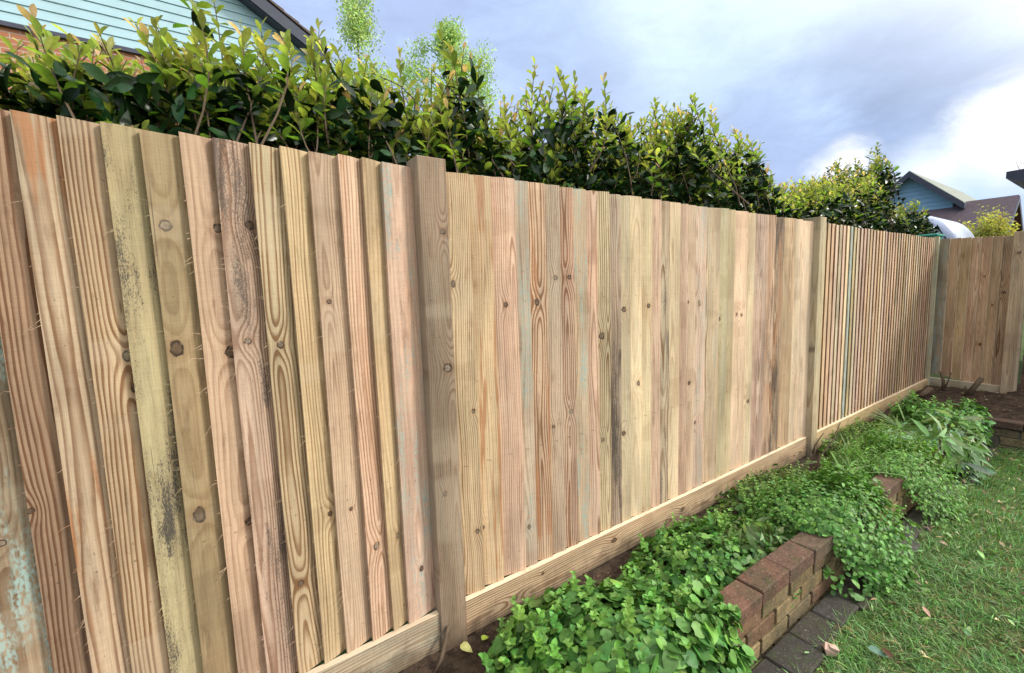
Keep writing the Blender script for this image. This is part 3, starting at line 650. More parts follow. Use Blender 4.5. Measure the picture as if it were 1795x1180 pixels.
# ------------------------------------------------------------------ plants in the bed
def clump(name, label, cat, outline_c, rad, h, n, kind, l0, l1, ratio, colr, material, up=.8, layers=(1, .8, .55), petiole=True, fold=.2, curl=.2, tip_out=.6, lobes=5, base_z=0.02, bright=None, rosette=0, sprigs=0):
    cx, cy = outline_c; root = thing(name, label, cat, (cx, cy, base_z))
    lob = [(rnd.uniform(-.7, .7), rnd.uniform(-.7, .7), rnd.uniform(.35, .6), rnd.uniform(.55, 1.0)) for _ in range(lobes)]
    u = np.sqrt(rng.random(n*2)); a = rng.uniform(0, 2*np.pi, n*2); px = u*np.cos(a); py = u*np.sin(a)
    hh = (1-np.clip(u, 0, 1)**2.6)*.62
    for lx, ly, lr, lh in lob: hh = np.maximum(hh, lh*np.exp(-((px-lx)**2+(py-ly)**2)/(lr*lr))*np.sqrt(np.clip(1-u**4, 0, 1)))
    ly_ = rng.choice(layers, n*2)
    keep = np.arange(n*2) < n; px, py, hh, ly_, u = px[keep], py[keep], hh[keep], ly_[keep], u[keep]
    wx, wy = cx+px*rad[0], cy+py*rad[1]
    z = base_z+hh*h*ly_*rng.uniform(.78, 1.08, n)+rng.normal(0, .016, n)
    onw = (wx > WX-.13) & (u < .97); z = np.where(onw & (rad[0] > .305), np.maximum(z, .20+np.abs(rng.normal(0, .022, n))), z)
    over = wx > WX+.01
    z = np.where(over, z-np.clip(.04+(wx-WX)*2.2, 0, .32)*rng.random(n)**.5, z); z = np.maximum(z, np.where(over, LZ+.01, -.0))
    P = np.stack([wx, wy, z], 1)
    outw = np.stack([px/rad[0], py/rad[1], .9+0*px], 1); N = norm(norm(outw)*1.0+np.array([0, 0, up])+rng.normal(0, .55, (n, 3)))
    aa = rng.uniform(0, 2*np.pi, n); T = np.stack([np.cos(aa), np.sin(aa), rng.normal(-.15, .3, n)], 1)+outw*tip_out*np.array([1, 1, 0]); T = T-N*np.sum(T*N, 1, keepdims=True)*.8
    ll = rng.uniform(l0, l1, n)*np.where(ly_ < .7, 1.05, 1)
    cc = cols(n, colr, .22, .10)
    if bright is not None:
        bm = rng.random(n) < bright[0]; cc[bm] = cols(bm.sum(), bright[1], .18, .08)
    if rosette:
        m_ = int(rosette); i = np.repeat(rng.choice(np.flatnonzero(ly_ > .9), m_), 5); a5 = np.tile(np.arange(5)*1.2566, m_)+np.repeat(rng.uniform(0, 6, m_), 5)
        RP = P[i]+np.array([0, 0, .012]); RT = np.stack([np.cos(a5), np.sin(a5), rng.uniform(.25, .9, len(a5))], 1); RN = np.stack([-np.cos(a5)*.5, -np.sin(a5)*.5, 1+0*a5], 1)
        rl = rng.uniform(.5, .85, len(a5))*l1*.55; rc = cols(len(a5), bright[1], .2, .08)
        P, T, N, ll, cc = np.concatenate([P, RP]), np.concatenate([T, RT]), np.concatenate([N, RN]), np.concatenate([ll, rl]), np.concatenate([cc, rc])
    sp = MB()
    if sprigs:
        A = [[], [], [], [], []]
        for i in rng.choice(np.flatnonzero(ly_ > .9), sprigs):
            b0 = Vector(P[i])-Vector((0, 0, .05)); hgt = rnd.uniform(.05, .05+h*.20); dr = Vector((rnd.gauss((b0.x-cx)*.9, .28), rnd.gauss((b0.y-cy)*.9, .28), 1)).normalized()
            e = b0+dr*(hgt+.05); md = b0.lerp(e, .5)+Vector((rnd.gauss(0, .006), rnd.gauss(0, .006), 0)); rc_ = Vector((cx+rnd.gauss(0, .01), cy+rnd.gauss(0, .01), base_z)); sp.tube([rc_, rc_.lerp(b0, .6)-Vector((0, 0, .03)), b0, md, e], [.002, .0018, .0016, .0013, .0008], 3)
            az = rnd.uniform(0, 6.28); nn = max(int((hgt+.05)/.016), 4); c0 = cols(1, bright[1] if rnd.random() < .6 else colr, .15, .06)[0]
            for q in range(nn):
                t = (q+.6)/nn; pp = b0.lerp(e, t)
                for sg in (0, math.pi):
                    aa_ = az+sg+(q % 2)*1.57; el = .15+.8*t*t; A[0].append(pp[:]); A[1].append((math.cos(aa_)*math.cos(el), math.sin(aa_)*math.cos(el), math.sin(el)))
                    A[2].append((-math.cos(aa_)*math.sin(el)+rnd.gauss(0, .2), -math.sin(aa_)*math.sin(el)+rnd.gauss(0, .2), math.cos(el))); A[3].append(l1*(.78-.45*t)*rnd.uniform(.7, 1.1)); A[4].append(c0*(.8+.5*t))
        P, T, N, ll, cc = (np.concatenate([o_, np.array(n_)]) for o_, n_ in zip((P, T, N, ll, cc), A))
    lv = leaves('leaves', kind, P, T, N, ll, ll*ratio, cc, material, None, fold, curl); child(lv, root)
    if petiole:
        st = sp; m_ = min(n, 900)
        for i in rng.choice(n, m_, replace=False):
            p = Vector(P[i]); b0 = Vector((cx+(p.x-cx)*.72+rnd.gauss(0, .02), cy+(p.y-cy)*.72+rnd.gauss(0, .02), max(p.z-rnd.uniform(.05, .12), -.03 if p.x < WX else LZ)))
            md = p.lerp(b0, .5)+Vector((rnd.gauss(0, .012), rnd.gauss(0, .012), .015)); st.tube([b0, md, p], [.0013, .0011, .0008], 3)
    if sp.v: child(sp.build('stems', STEM), root)
    return root
HG = (.062, .165, .034); HGL = (.12, .26, .05)
clump('heart_leaved_plant', 'big bright green clump of heart-shaped leaves at the near end of the brick wall', 'plant', (.50, 1.04), (.42, .44), .27, 4600, 'heart', .018, .058, .95, HG, LEAF_SOFT, bright=(.25, HGL), lobes=6, rosette=260, sprigs=60)
clump('mixed_groundcover_plant', 'mixed low green plants between the near clump and the grey-leaved plant', 'plant', (.36, 1.86), (.30, .55), .17, 2600, 'heart', .016, .042, .9, HG, LEAF_SOFT, bright=(.3, HGL), lobes=6, rosette=160, sprigs=50)
clump('grey_leaved_plant', 'grey-green downy rosette of long leaves behind the brick coping', 'plant', (.45, 2.08), (.17, .20), .20, 110, 'lance', .05, .09, .36, (.16, .26, .12), LEAF_GREY, up=.3, lobes=2, curl=.45, base_z=.07)
clump('small_leaved_bush', 'dense round bush of tiny leaves spilling over the wall onto the pavers', 'plant', (.54, 2.58), (.37, .40), .36, 7500, 'round', .014, .027, .85, (.072, .178, .034), LEAF_SOFT, bright=(.3, (.13, .28, .06)), lobes=7, petiole=False, base_z=.02, rosette=420, sprigs=90)
clump('feathery_green_bush', 'second bright green bush of tiny leaves spilling over the wall beyond the round bush', 'plant', (.56, 3.60), (.36, .41), .33, 7500, 'ovate', .014, .03, .55, (.085, .195, .032), LEAF_SOFT, bright=(.35, (.14, .29, .06)), lobes=7, petiole=False, rosette=420, sprigs=90)
clump('silver_drooping_plant', 'silvery green plant with drooping long leaves hanging over the wall', 'plant', (.52, 4.45), (.31, .50), .26, 1300, 'lance', .06, .14, .30, (.20, .31, .18), LEAF_GREY, up=.4, lobes=4, curl=.5, bright=(.3, (.09, .18, .05)))
clump('broad_leaved_plant', 'dark green broad-leaved clump at the far corner of the bed', 'plant', (.47, 5.1), (.31, .46), .29, 1700, 'ovate', .035, .075, .6, (.055, .155, .03), LEAF_SOFT, bright=(.25, (.11, .25, .045)), lobes=5, sprigs=70)
clump('low_weed_patch', 'low green weeds along the far gravel board beside the drooping plant', 'plant', (.22, 4.4), (.20, .75), .13, 1300, 'ovate', .02, .05, .5, (.06, .14, .03), LEAF_SOFT, bright=(.3, (.16, .28, .06)), lobes=7, sprigs=60)
clump('creeping_plant', 'thin creeping plant under the middle gravel board', 'plant', (.18, 2.75), (.16, .55), .12, 800, 'round', .016, .035, .8, (.06, .14, .03), LEAF_SOFT, bright=(.3, (.16, .28, .06)), lobes=6, sprigs=50)
def strap_tuft(label, x, y, n, l0, l1, colr, z0=.03):
    root = thing('strap_leaved_tuft', label, 'plant', (x, y, z0)); a = rng.uniform(0, 6.28, n)
    P = np.stack([x+rng.normal(0, .03, n), y+rng.normal(0, .04, n), np.full(n, z0)+rng.uniform(0, .03, n)], 1)
    T = np.stack([np.cos(a)*.8, np.sin(a)*.8, rng.uniform(.5, 1.2, n)], 1); N = np.stack([-np.cos(a), -np.sin(a), .8+0*a], 1)
    child(leaves('leaves', 'strap', P, T, N, rng.uniform(l0, l1, n), .012, cols(n, colr, .2, .08), LEAF_GREY, None, .3, .75), root)
strap_tuft('arching pale strap-leaved tuft beside the drooping plant', .36, 4.75, 46, .16, .32, (.16, .25, .10))
strap_tuft('small striped strap-leaved tuft between the two tiny-leaved bushes', .46, 3.16, 22, .10, .2, (.15, .24, .09), .15)
strap_tuft('limp pale strap-leaved tuft by the middle gravel board', .20, 3.95, 30, .10, .22, (.2, .25, .12))

# ------------------------------------------------------------------ lawn grass and litter
def grass():
    n = 150000; x = .80+rng.random(n)**1.25*2.2; y = rng.uniform(.6, 5.38, n)
    patch = np.array([hsh(a*1.7+3, b*1.7) for a, b in zip(x, y)]); dens = np.clip(.80+.55*patch, .12, 1)
    edge = np.clip((x-.80)/.10, .25, 1)
    k = rng.random(n) < dens*edge; x, y, patch = x[k], y[k], patch[k]; n = len(x)
    z = np.array([lawn_z(a, b) for a, b in zip(x, y)])
    P = np.stack([x, y, z-.004], 1); comb = np.stack([np.sin(x*2.1+y*1.3)*.7+.35, np.cos(y*1.9-x)*.6, 0*x], 1)
    a = rng.uniform(0, 6.28, n); T = np.stack([np.cos(a)*.8, np.sin(a)*.8, rng.uniform(.15, 1.0, n)], 1)+comb*.8; T = norm(T)
    L = rng.uniform(.025, .075, n); wd = rng.uniform(.0012, .0026, n)
    S = norm(np.cross(T, np.array([0, 0, 1.])+rng.normal(0, .3, (n, 3))))*wd[:, None]
    drop = np.array([0, 0, -1.])*L[:, None]*rng.uniform(.05, .4, n)[:, None]
    m_ = P+T*L[:, None]*.55+drop*.2; tp = P+T*L[:, None]+drop
    tp[:, 2] = np.maximum(tp[:, 2], z+.003)
    V = np.stack([P-S, P+S, m_+S*.8, m_-S*.8, tp+S*.12, tp-S*.12], 1).reshape(-1, 3)
    F = (np.arange(n)[:, None, None]*6+np.array([(0, 1, 2, 3), (3, 2, 4, 5)])[None]).reshape(-1, 4)
    c = cols(n, (.105, .225, .06), .32, .10); dry = rng.random(n) < .08+.12*(patch < -.1); c[dry] = cols(dry.sum(), (.25, .20, .09), .2, .08)
    pale = rng.random(n) < .12; c[pale] = cols(pale.sum(), (.16, .26, .10), .15, .06)
    return tag(np_mesh('grass', V, F, LEAF_SOFT, None, np.repeat(c, 6, 0)), 'rough trodden green grass with dry straw patches', 'grass', kind='stuff')
grass()
def litter():
    n = 620; x = .78+rng.random(n)**1.2*1.5; y = 1.2+rng.random(n)**.8*4.1; P = np.stack([x, y, np.array([lawn_z(a, b) for a, b in zip(x, y)])+rng.uniform(.012, .035, n)], 1)
    c = cols(n, (.19, .30, .12), .25, .1); d = rng.random(n); c[d < .38] = cols((d < .38).sum(), (.42, .33, .20), .2, .1); c[d > .9] = cols((d > .9).sum(), (.12, .06, .04), .2, .1)
    l = rng.uniform(.018, .05, n)
    tag(leaves('cut_leaves', 'lance', P, np.stack([rng.normal(0, 1, n), rng.normal(0, 1, n), rng.normal(0, .12, n)], 1), np.stack([rng.normal(0, .4, n), rng.normal(0, .4, n), np.ones(n)], 1), l, l*rng.uniform(.25, .5, n), c, LEAF_SOFT, None, .3, .35),
        'cut leaves and clippings strewn over the lawn and pavers', 'leaf litter', kind='stuff')
    n = 700; x = rng.uniform(.02, .62, n); y = rng.uniform(.1, 6.9, n); far = rng.random(n) < .35; x[far] = rng.uniform(.3, 1.6, far.sum()); y[far] = rng.uniform(5.55, 6.95, far.sum())
    z = np.array([soil_z(a, b) if a < .66 else .1 for a, b in zip(x, y)])+rng.uniform(.004, .014, n)
    c = cols(n, (.13, .085, .05), .35, .1); d = rng.random(n); c[d < .12] = cols((d < .12).sum(), (.32, .30, .13), .25, .1); c[d > .85] = cols((d > .85).sum(), (.33, .25, .18), .2, .1)
    l = rng.uniform(.010, .034, n)
    tag(leaves('bark_litter', 'lance', np.stack([x, y, z], 1), np.stack([rng.normal(0, 1, n), rng.normal(0, 1, n), rng.normal(0, .15, n)], 1), np.stack([rng.normal(0, .5, n), rng.normal(0, .5, n), np.ones(n)], 1), l, l*rng.uniform(.2, .6, n), c, LEAF_GREY, None, .3, .2),
        'dry leaf scraps and bark flakes lying on the dark soil', 'leaf litter', kind='stuff')
litter()
def single_leaf(label, x, y, z, l, ratio, c, kind='ovate', az=0.5):
    root = leaves('fallen_leaf', kind, np.array([[0, 0, 0.]]), np.array([[math.cos(az), math.sin(az), .08]]), np.array([[.2, -.15, 1.]]), l, l*ratio, np.array([c]), LEAF_SOFT, None, .3, .3)
    root.location = (x, y, z); tag(root, label, 'leaf')
single_leaf('pale yellow fallen leaf on the soil beside the dark stick and grey-brown post', .075, .655, .035, .05, .7, (.45, .44, .16))
single_leaf('upright yellow-green leaf on the soil nearest the grey-brown post foot', .10, .735, .03, .045, .6, (.30, .40, .06), az=2.0)
single_leaf('grey-green leaf lying on the dark pavers by the round bush', .80, 2.26, -.06, .06, .7, (.14, .26, .10), 'heart', 1.2)
single_leaf('red-brown dead leaf on the grass right of the wood chip', 1.0, 1.98, -.055, .07, .4, (.10, .045, .03), 'ovate', 2.2)
single_leaf('blue-green leaf on the grass between wood chip and dead leaf', .93, 1.98, -.06, .06, .6, (.12, .22, .16), 'ovate', .2)
ch = MB(); ch.box((-.02, -.016, 0), (.02, .016, .022), 0, .007); ch.box((-.006, -.012, .018), (.022, .014, .032), 0, .006)
CHIP, gC, bC = mat('split_wood_chip', .8, .2); nC = gC.noise(objco(gC), 60, 3); gC.put(bC.inputs['Base Color'], gC.mix(nC, (.36, .23, .17), (.62, .46, .36)))
co = ch.build('wood_chip', CHIP, None, (.845, 1.87, -.085), bevel=.003); co.rotation_euler = (.2, .1, .6); tag(co, 'pinkish split wood chip on the grass edge by the pavers', 'wood chip')
def stick(name, label, cat, pts, rad):
    mb = MB(); p0 = Vector(pts[0]); mb.tube([Vector(p)-p0 for p in pts], rad, 8); o = mb.build(name, BARK, None, p0, smooth=True); tag(o, label, cat); return o
stick('stick', 'dark bare stick leaning on the soil in front of the grey-brown post', 'stick', [(.10, .535, .0), (.085, .57, .03), (.05, .61, .075), (.035, .628, .10)], [.007, .0085, .008, .0065])
def stump(label, x, y, z, tops):
    root = thing('cut_shrub_stump', label, 'stump', (x, y, z))
    for t in tops:
        mb = MB(); mb.tube([(0, 0, -.02), (t[0]*.45+.01, t[1]*.5, t[2]*.5), t[:3]], [t[3], t[3]*.9, t[3]*.85], 8)
        o = mb.build('stub', BARK, None, (x, y, z), smooth=True); child(o, root)
stump('thin twisted dark stump in front of the return fence near the corner', .20, 6.72, .09, [(-.04, .02, .20, .016), (.05, 0, .20, .008)])
stump('thick angled brown stump in front of the return fence gravel board', .40, 6.62, .08, [(.10, .03, .20, .028), (-.02, .02, .09, .012)])
for nm, lb, pts in (('bare_twig', 'bare reddish twig standing beside the post between middle and far bays', [(.06, 3.72, .03), (.07, 3.74, .10), (.10, 3.80, .19)]),
                    ('bare_twig', 'bare forked twig rising between the two tiny-leaved bushes', [(.30, 3.10, .1), (.33, 3.12, .24), (.36, 3.24, .34), (.37, 3.30, .44)])):
    stick(nm, lb, 'twig', pts, [.007, .005, .004, .003][:len(pts)])
bk = MB(); bk.tube([(.0, -.16, .0), (.03, -.08, .035), (.035, 0, .05), (.03, .09, .035), (0, .16, 0)], [.02, .03, .034, .03, .018], 7)
bo = bk.build('bark_log', BARK, None, (.12, 6.35, .09), smooth=True); tag(bo, 'curved dark piece of bark on the soil in the far corner', 'bark')

# ------------------------------------------------------------------ brick pier behind the far post
PB = brick_mat('dark_red_brick', None, .35)
pier = thing('brick_pier', 'dark red-brown brick garden wall standing right of the return fence', 'brick wall', (.95, 7.2, 0))
bb = []; r_ = 0; z = -.04
while z < 1.80:
    x = .73+(.1125 if r_ % 2 else 0)
    if r_ % 2: bb.append(((.783, 7.05, z), (.049, .05, .0325)))
    while x < 3.3: bb.append(((x+.1075+(.0 if not r_ % 2 else 0), 7.05, z), (.1045, .05, .0325))); x += .225
    z += .075; r_ += 1
PBC = [(.16, .085, .06), (.13, .07, .05), (.19, .10, .07), (.11, .065, .05)]
child(bricks('brick_courses', bb, PBC, None, m=PB), pier)
mo = MB(); mo.box((.736, 7.011, -.2), (3.3, 7.12, 1.83)); child(mo.build('mortar', MORT), pier)
cp = [((.75+.1075+i*.2235, 7.06, 1.865), (.1065, .075, .031)) for i in range(12)]
child(bricks('coping', cp, [(.25, .12, .09), (.22, .11, .08)], None, m=PB), pier)

# ------------------------------------------------------------------ houses
def flat(name, c, rough=.7, var=.12, sc=6, spec=.3):
    m, g, b = mat(name, rough, spec); n = g.noise(worldco(g), sc, 4, .6)
    g.put(b.inputs['Base Color'], g.scale(g.mix(0.0, c, c), g.lin(n, .3, .7, 1-var, 1+var))); bump(g, b, n, .15, .005); return m
CLAD = flat('pale_blue_weatherboard', (.335, .495, .545), .6, .06, 3); CLAD2 = flat('blue_weatherboard', (.21, .37, .50), .6, .06)
SLATE = flat('dark_slate_trim', (.055, .06, .085), .55, .1); TILE = flat('brown_roof_tile', (.115, .085, .075), .85, .25, 12); TILE2 = flat('plum_roof_tile', (.105, .078, .088), .85, .15, 8)
WHITE = flat('white_paint', (.72, .73, .74), .5, .04); GREYROOF = flat('mossy_grey_roof', (.22, .24, .20), .85, .2, 5)
def brickwall_mat():
    m, g, b = mat('orange_brickwork', .85, .2); P = worldco(g); x, y, z = g.sep(P)
    t = g.n.new('ShaderNodeTexBrick'); g.put(t.inputs['Vector'], g.vec(x + y, z, 0)); t.inputs['Scale'].default_value = 1
    t.inputs['Brick Width'].default_value = .225; t.inputs['Row Height'].default_value = .075; t.inputs['Mortar Size'].default_value = .006
    t.inputs['Color1'].default_value = (.42, .17, .09, 1); t.inputs['Color2'].default_value = (.31, .13, .075, 1); t.inputs['Mortar'].default_value = (.4, .35, .28, 1)
    g.put(b.inputs['Base Color'], X(g, t.outputs[0])); return m
BRW = brickwall_mat()
house = thing('blue_clad_house', 'pale blue weatherboarded gable house with orange brick below, behind the hedge', 'house', (-8.3, -2.5, 0))
YE, ZE, YR = 2.06, 6.03, -3.0                     # right eave end of the verge, ridge position
slope = .60; ZR = ZE+(YE-YR)*slope; YL = 2*YR-YE
mb = MB(); zb = 5.37; z = zb; k = 0
while z < ZR-.25:
    zt = z+.142
    def span(zz_): d = (zz_-(ZE-.12))/slope; return (YL+max(d, .12), YE-max(d, .12))
    a0, a1 = span(z+.07)
    if a1-a0 > .2: mb.prism([(-8.0, z), (-7.972, z), (-7.990, zt+.012), (-8.0, zt+.012)], lambda a, b_, e, a0=a0, a1=a1: (a, (a0, a1)[e], b_))
    z = zt
child(mb.build('weatherboarding', CLAD), house)
mb = MB(); mb.box((-14.5, YL+.15, -.2), (-8.02, YE-.15, 5.35)); child(mb.build('brick_wall', BRW), house)
mb = MB(); mb.box((-8.019, YL+.13, 5.31), (-7.96, YE-.13, 5.372)); child(mb.build('drip_board', SLATE), house)
mb = MB()
for s in (0, 1):
    f = lambda y, s=s: y if s == 0 else 2*YR-y
    # verge (barge board) proud of the wall, then the roof slab above it
    P0, P1_ = (YE+.05, ZE-.03), (YR, ZR)
    mb.prism([(f(P0[0]), P0[1]-.20), (f(P1_[0]), P1_[1]-.20), (f(P1_[0]), P1_[1]+.02), (f(P0[0]), P0[1]+.02)], lambda a, b_, e: ((-7.74, -7.70)[e], a, b_))
    mb.prism([(f(P0[0])-(.02 if s == 0 else -.02), P0[1]-.20), (f(P1_[0]), P1_[1]-.2), (f(P1_[0]), P1_[1]-.16), (f(P0[0])-(.02 if s == 0 else -.02), P0[1]-.16)], lambda a, b_, e: ((-8.03, -7.741)[e], a, b_))
child(mb.build('barge_board', SLATE), house)
mb = MB()
for s in (0, 1):
    f = lambda y, s=s: y if s == 0 else 2*YR-y
    nrow = 22
    for i in range(nrow):
        ya, yb = YE+.12-(YE+.12-YR)*i/nrow, YE+.12-(YE+.12-YR)*(i+1)/nrow
        za, zb_ = ZE-.05+(YE+.12-ya)*slope, ZE-.05+(YE+.12-yb)*slope
        mb.prism([(f(ya), za+.03), (f(yb), zb_+.03), (f(yb), zb_+.062), (f(ya), za+.085)], lambda a, b_, e: ((-14.7, -7.68)[e], a, b_))
child(mb.build('roof', TILE), house)

def gable_house(name, label, x0, x1, y0, y1, zeave, zridge, clad, roofm, axis, brick_to=None, over=.35, verge=SLATE, soffit=True):
    """axis 'y': gable faces the camera (-Y); axis 'x': ridge runs along X, gable faces +X"""
    root = thing(name, label, 'house', ((x0+x1)/2, (y0+y1)/2, 0))
    mb = MB()
    def P(a, l, z): return (a, l, z) if axis == 'y' else (l, a, z)
    a0, a1, l0, l1 = (x0, x1, y0, y1) if axis == 'y' else (y0, y1, x0, x1)
    am = (a0+a1)/2; sl = (zridge-zeave)/((a1-a0)/2)
    prof = [(a0, -.3), (a1, -.3), (a1, zeave), (am, zridge), (a0, zeave)]
    mb.prism(prof, lambda a, b_, e: P(a, (l0, l1)[e], b_)); child(mb.build('wall', clad), root)
    if clad is CLAD2:
        lb = MB(); z = 3.0
        while z < zridge-.35:
            d = max((z+.1-zeave)/sl, 0); ya = l0
            lb.prism([(ya, z), (ya-.03, z), (ya-.008, z+.19), (ya, z+.19)], lambda a, b_, e, d=d: ((a0+d+.02, a1-d-.02)[e], a, b_)); z += .18
        child(lb.build('weatherboarding', clad), root)
    rf = MB(); vg = MB()
    for s in (0, 1):
        f = lambda a, s=s: a if s == 0 else 2*am-a
        ea = a1+over; ez = zeave-over*sl
        rf.prism([(f(ea), ez+.02), (f(am), zridge+.02), (f(am), zridge+.20), (f(ea), ez+.16)], lambda a, b_, e: P(a, (l0-over, l1+over)[e], b_))
        for q0, q1 in (((l0-over-.03), l0-over), (l1+over, l1+over+.03)):
            vg.prism([(f(ea), ez-.10), (f(am), zridge-.08), (f(am), zridge+.16), (f(ea), ez+.14)], lambda a, b_, e: P(a, (q0, q1)[e], b_))
        vg.prism([(f(ea), ez-.1), (f(ea)+(.03 if s == 0 else -.03), ez-.1), (f(ea)+(.03 if s == 0 else -.03), ez+.12), (f(ea), ez+.12)], lambda a, b_, e: P(a, (l0-over, l1+over)[e], b_))
    child(rf.build('roof', roofm), root); child(vg.build('barge_board', verge), root)
    return root
h2 = gable_house('blue_gable_house', 'far house with a bright blue weatherboarded gable above the rounded bush', -6.05, -3.35, 25, 33, 4.40, 5.62, CLAD2, GREYROOF, 'y')
h3 = gable_house('tiled_roof_house', 'far house with a plum tiled roof and small brick gable right of the blue gable', -9, -1.88, 23.2, 27.2, 2.5, 4.1, BRW, TILE2, 'x', over=.25)

# outbuilding whose eave corner enters at the right edge
ob = thing('flat_roof_outbuilding', 'outbuilding at the right edge showing only its dark eave corner', 'outbuilding', (2.2, 10, 0))
mb = MB(); mb.box((.62, 9.2, -.2), (4.5, 12, 2.52)); child(mb.build('wall', BRW), ob)
mb = MB(); mb.prism([(.235, 2.64), (.235, 2.725), (4.6, 2.86), (4.6, 2.44), (.62, 2.46)], lambda a, b_, e: (a, (8.9, 12.2)[e], b_)); child(mb.build('eave', SLATE), ob)
mb = MB()
for i in range(5):
    p = Vector((.34+.05*i, 9.0, 2.74+.005*i)); mb.tube([p, p+Vector((rnd.uniform(-.05, .02), 0, .06)), p+Vector((rnd.uniform(-.10, .06), 0, .10))], [.004, .003, .002], 4)
child(mb.build('moss_twig', BARK), ob)

# white van seen over the return fence
van = thing('white_van', 'white van with a rounded nose whose roof shows over the return fence', 'van', (-1.6, 12, -.1))
VB, gV, bV = mat('white_van_paint', .25, .5); bV.inputs['Base Color'].default_value = (.42, .49, .65, 1)
VG, gV2, bV2 = mat('van_glass', .1, .5); bV2.inputs['Base Color'].default_value = (.10, .13, .17, 1)
RUB, gV3, bV3 = mat('black_rubber', .8, .2); bV3.inputs['Base Color'].default_value = (.02, .02, .022, 1)
side = [(-5.0, .35), (-.30, .35), (-.28, .9), (-.30, 1.4), (-.36, 1.8), (-.43, 2.04), (-.50, 2.20), (-.61, 2.35), (-.77, 2.46), (-1.0, 2.52), (-1.6, 2.56), (-3.0, 2.58), (-4.8, 2.54), (-5.0, 2.3)]
def smooth_poly(p, a, b, m):        # Catmull-Rom between points a..b
    o_ = p[:a]
    for i in range(a, b):
        p0, p1, p2, p3 = (Vector((*p[k % len(p)], 0)) for k in (i-1, i, i+1, i+2))
        for q in range(m):
            t = q/m; v = .5*((2*p1)+(p2-p0)*t+(2*p0-5*p1+4*p2-p3)*t*t+(3*p1-p0-3*p2+p3)*t**3); o_.append((v.x, v.y))
    return o_+p[b:]
side = smooth_poly(side, 3, 11, 5)
mb = MB(); nS_ = len(side); secs = [(0, .10, .0), (.06, .03, 0), (.16, 0, 0), (1.84, 0, 0), (1.94, .03, 0), (2.0, .10, 0)]
for dy, ins, _ in secs:
    for sx, sz in side:
        cxm, czm = -2.9, 1.45; mb.v.append((cxm+(sx-cxm)*(1-ins*.35)-.16, 11.0+dy*.85, czm+(sz-czm)*(1-ins)))
for i in range(len(secs)-1):
    for j in range(nS_): j2 = (j+1) % nS_; mb.f.append((i*nS_+j, i*nS_+j2, (i+1)*nS_+j2, (i+1)*nS_+j)); mb.m.append(0)
mb.f += [tuple(range(nS_))[::-1], tuple((len(secs)-1)*nS_+j for j in range(nS_))]; mb.m += [0, 0]
vbody = mb.build('body', VB, smooth=True); vbody.modifiers.new('edges', 'EDGE_SPLIT').split_angle = R(50); child(vbody, van)
mb = MB(); mb.prism([(-.78, 1.45), (-.78, 1.75), (-.90, 2.0), (-1.11, 2.09), (-1.66, 2.11), (-1.66, 1.45)], lambda a, b_, e: (a, (10.97, 11.06)[e], b_)); child(mb.build('side_window', VG), van)
mb = MB(); mb.tube([(-.71, 10.985, 2.02), (-.82, 10.985, 2.22), (-1.02, 10.985, 2.33), (-1.36, 10.985, 2.38), (-4.7, 10.985, 2.40)], .014, 6); child(mb.build('roof_gutter', RUB), van)
for wx_ in (-1.2, -4.1):
    mb = MB(); n = 20; mb.prism([(wx_+.33*math.cos(q*6.2832/n), .20+.33*math.sin(q*6.2832/n)) for q in range(n)], lambda a, b_, e: (a, (10.95, 11.18)[e], b_)); child(mb.build('wheel', RUB), van)
# teal bin corner beyond the corner of the fence
BIN, gb_, bb_ = mat('teal_plastic', .45, .4); bb_.inputs['Base Color'].default_value = (.06, .34, .24, 1)
tb = thing('teal_crate', 'teal plastic crate just behind the fence corner below the rounded bush', 'crate', (-.26, 7.75, 1.55))
mb = MB(); mb.box((-.36, 7.7, 1.55), (-.16, 8.0, 1.88)); mb.box((-.38, 7.68, 1.88), (-.14, 8.02, 1.91)); child(mb.build('body', BIN, bevel=.01), tb)
mb = MB(); mb.box((-.34, 7.72, -.16), (-.18, 7.98, 1.549)); child(mb.build('stand', BARK), tb)

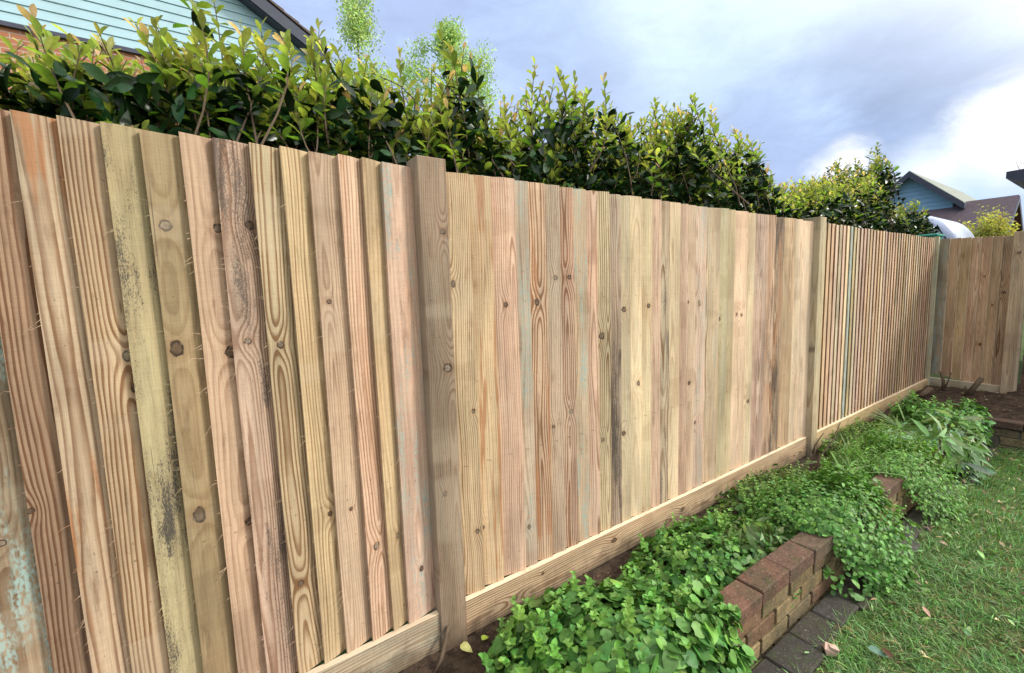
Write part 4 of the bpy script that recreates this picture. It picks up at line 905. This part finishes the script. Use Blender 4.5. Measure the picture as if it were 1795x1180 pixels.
# ------------------------------------------------------------------ trees and far shrub
def tree(name, label, x, y, ztop, zlow, rx, leafcol, n, ll, kind='ovate', seed=1, shape='oval', trunk=.09, trunkmat=None):
    r = random.Random(seed); root = thing(name, label, 'tree', (x, y, -.16))
    tm = MB(); tm.tube([(x, y, -.16), (x+.05, y, zlow), (x-.03, y+.03, (zlow+ztop)/2), (x+.02, y, ztop-.2)], [trunk, trunk*.75, trunk*.4, .01], 8)
    pts = []; cl = []
    nb = 64
    for i in range(nb):
        t = r.random()**1.15; z = zlow+(ztop-zlow)*t; a = r.uniform(0, 6.283)
        prof = (math.sin(math.pi*min(.12+.88*t, 1))**.65) if shape == 'oval' else (1-t)**.6*min(1, .3+t*4)
        l = rx*prof*r.uniform(.55, 1.1); e = Vector((x+math.cos(a)*l, y+math.sin(a)*l, z+l*r.uniform(.1, .55))); s = Vector((x, y, z-.1))
        m_ = s.lerp(e, .5)+Vector((0, 0, .08)); tm.tube([s, m_, e], [.02, .012, .004], 5)
        for k in range(5): cl.append((s.lerp(e, r.uniform(.45, 1.05))+Vector((r.gauss(0, .1), r.gauss(0, .1), r.gauss(0, .12)))*rx*.5, r.uniform(.16, .40)*rx*.75))
    child(tm.build('trunk', trunkmat or BARK), root)
    cc = np.array([c_[0][:] for c_ in cl]); cr = np.array([c_[1] for c_ in cl]); idx = rng.integers(0, len(cl), n)
    P = cc[idx]+norm(rng.normal(0, 1, (n, 3)))*cr[idx][:, None]*(rng.random(n)**.5)[:, None]*np.array([1, 1, 1.25])
    ct = np.exp(rng.normal(0, .16, len(cl)))[idx][:, None]
    child(leaves('crown', kind, P, rdir(n)+np.array([0, 0, -.5]), rdir(n)+np.array([0, 0, .6]), rng.uniform(.7, 1.3, n)*ll, rng.uniform(.7, 1.3, n)*ll*.7, cols(n, leafcol, .2, .08)*ct, LEAF_YOUNG, None, .2, .2), root)
    return root
tree('birch_tree', 'broad rounded light green birch top behind the middle of the hedge', -12.4, 7.2, 9.85, 4.2, 1.8, (.25, .36, .18), 24000, .065, seed=5)
tree('slender_tree', 'slender wispy light green tree between house roof and broad birch', -11.7, 3.95, 9.5, 4.0, 1.7, (.26, .36, .19), 13000, .065, seed=9, shape='cone')
def far_shrub(name, label, cx, cy, zt, rx, ry, n, c):
    root = thing(name, label, 'shrub', (cx, cy, -.16)); st = MB()
    P = []; 
    for i in range(70):
        a = rnd.uniform(0, 6.28); l = rnd.random()**.5; e = Vector((cx+math.cos(a)*l*rx, cy+math.sin(a)*l*ry, zt*(1-.28*l*l)*rnd.uniform(.72, 1.06))); s = Vector((cx+math.cos(a)*.1, cy, 0))
        st.tube([s, s.lerp(e, .6)+Vector((0, 0, .1)), e], [.012, .008, .003], 4)
        for k in range(n//70): P.append((s.lerp(e, rnd.uniform(.5, 1.02))+Vector((rnd.gauss(0, .07), rnd.gauss(0, .07), rnd.gauss(0, .07))))[:])
    P = np.array(P); m_ = len(P); child(st.build('stems', BARK), root)
    child(leaves('foliage', 'ovate', P, rdir(m_), rdir(m_)+np.array([0, 0, .7]), rng.uniform(.04, .075, m_), .032, cols(m_, c, .22, .08), LEAF_YOUNG), root)
far_shrub('yellow_green_shrub', 'airy yellow-green shrub behind the return fence beside the white van', -.60, 13.5, 2.62, .55, .5, 21000, (.27, .28, .09))
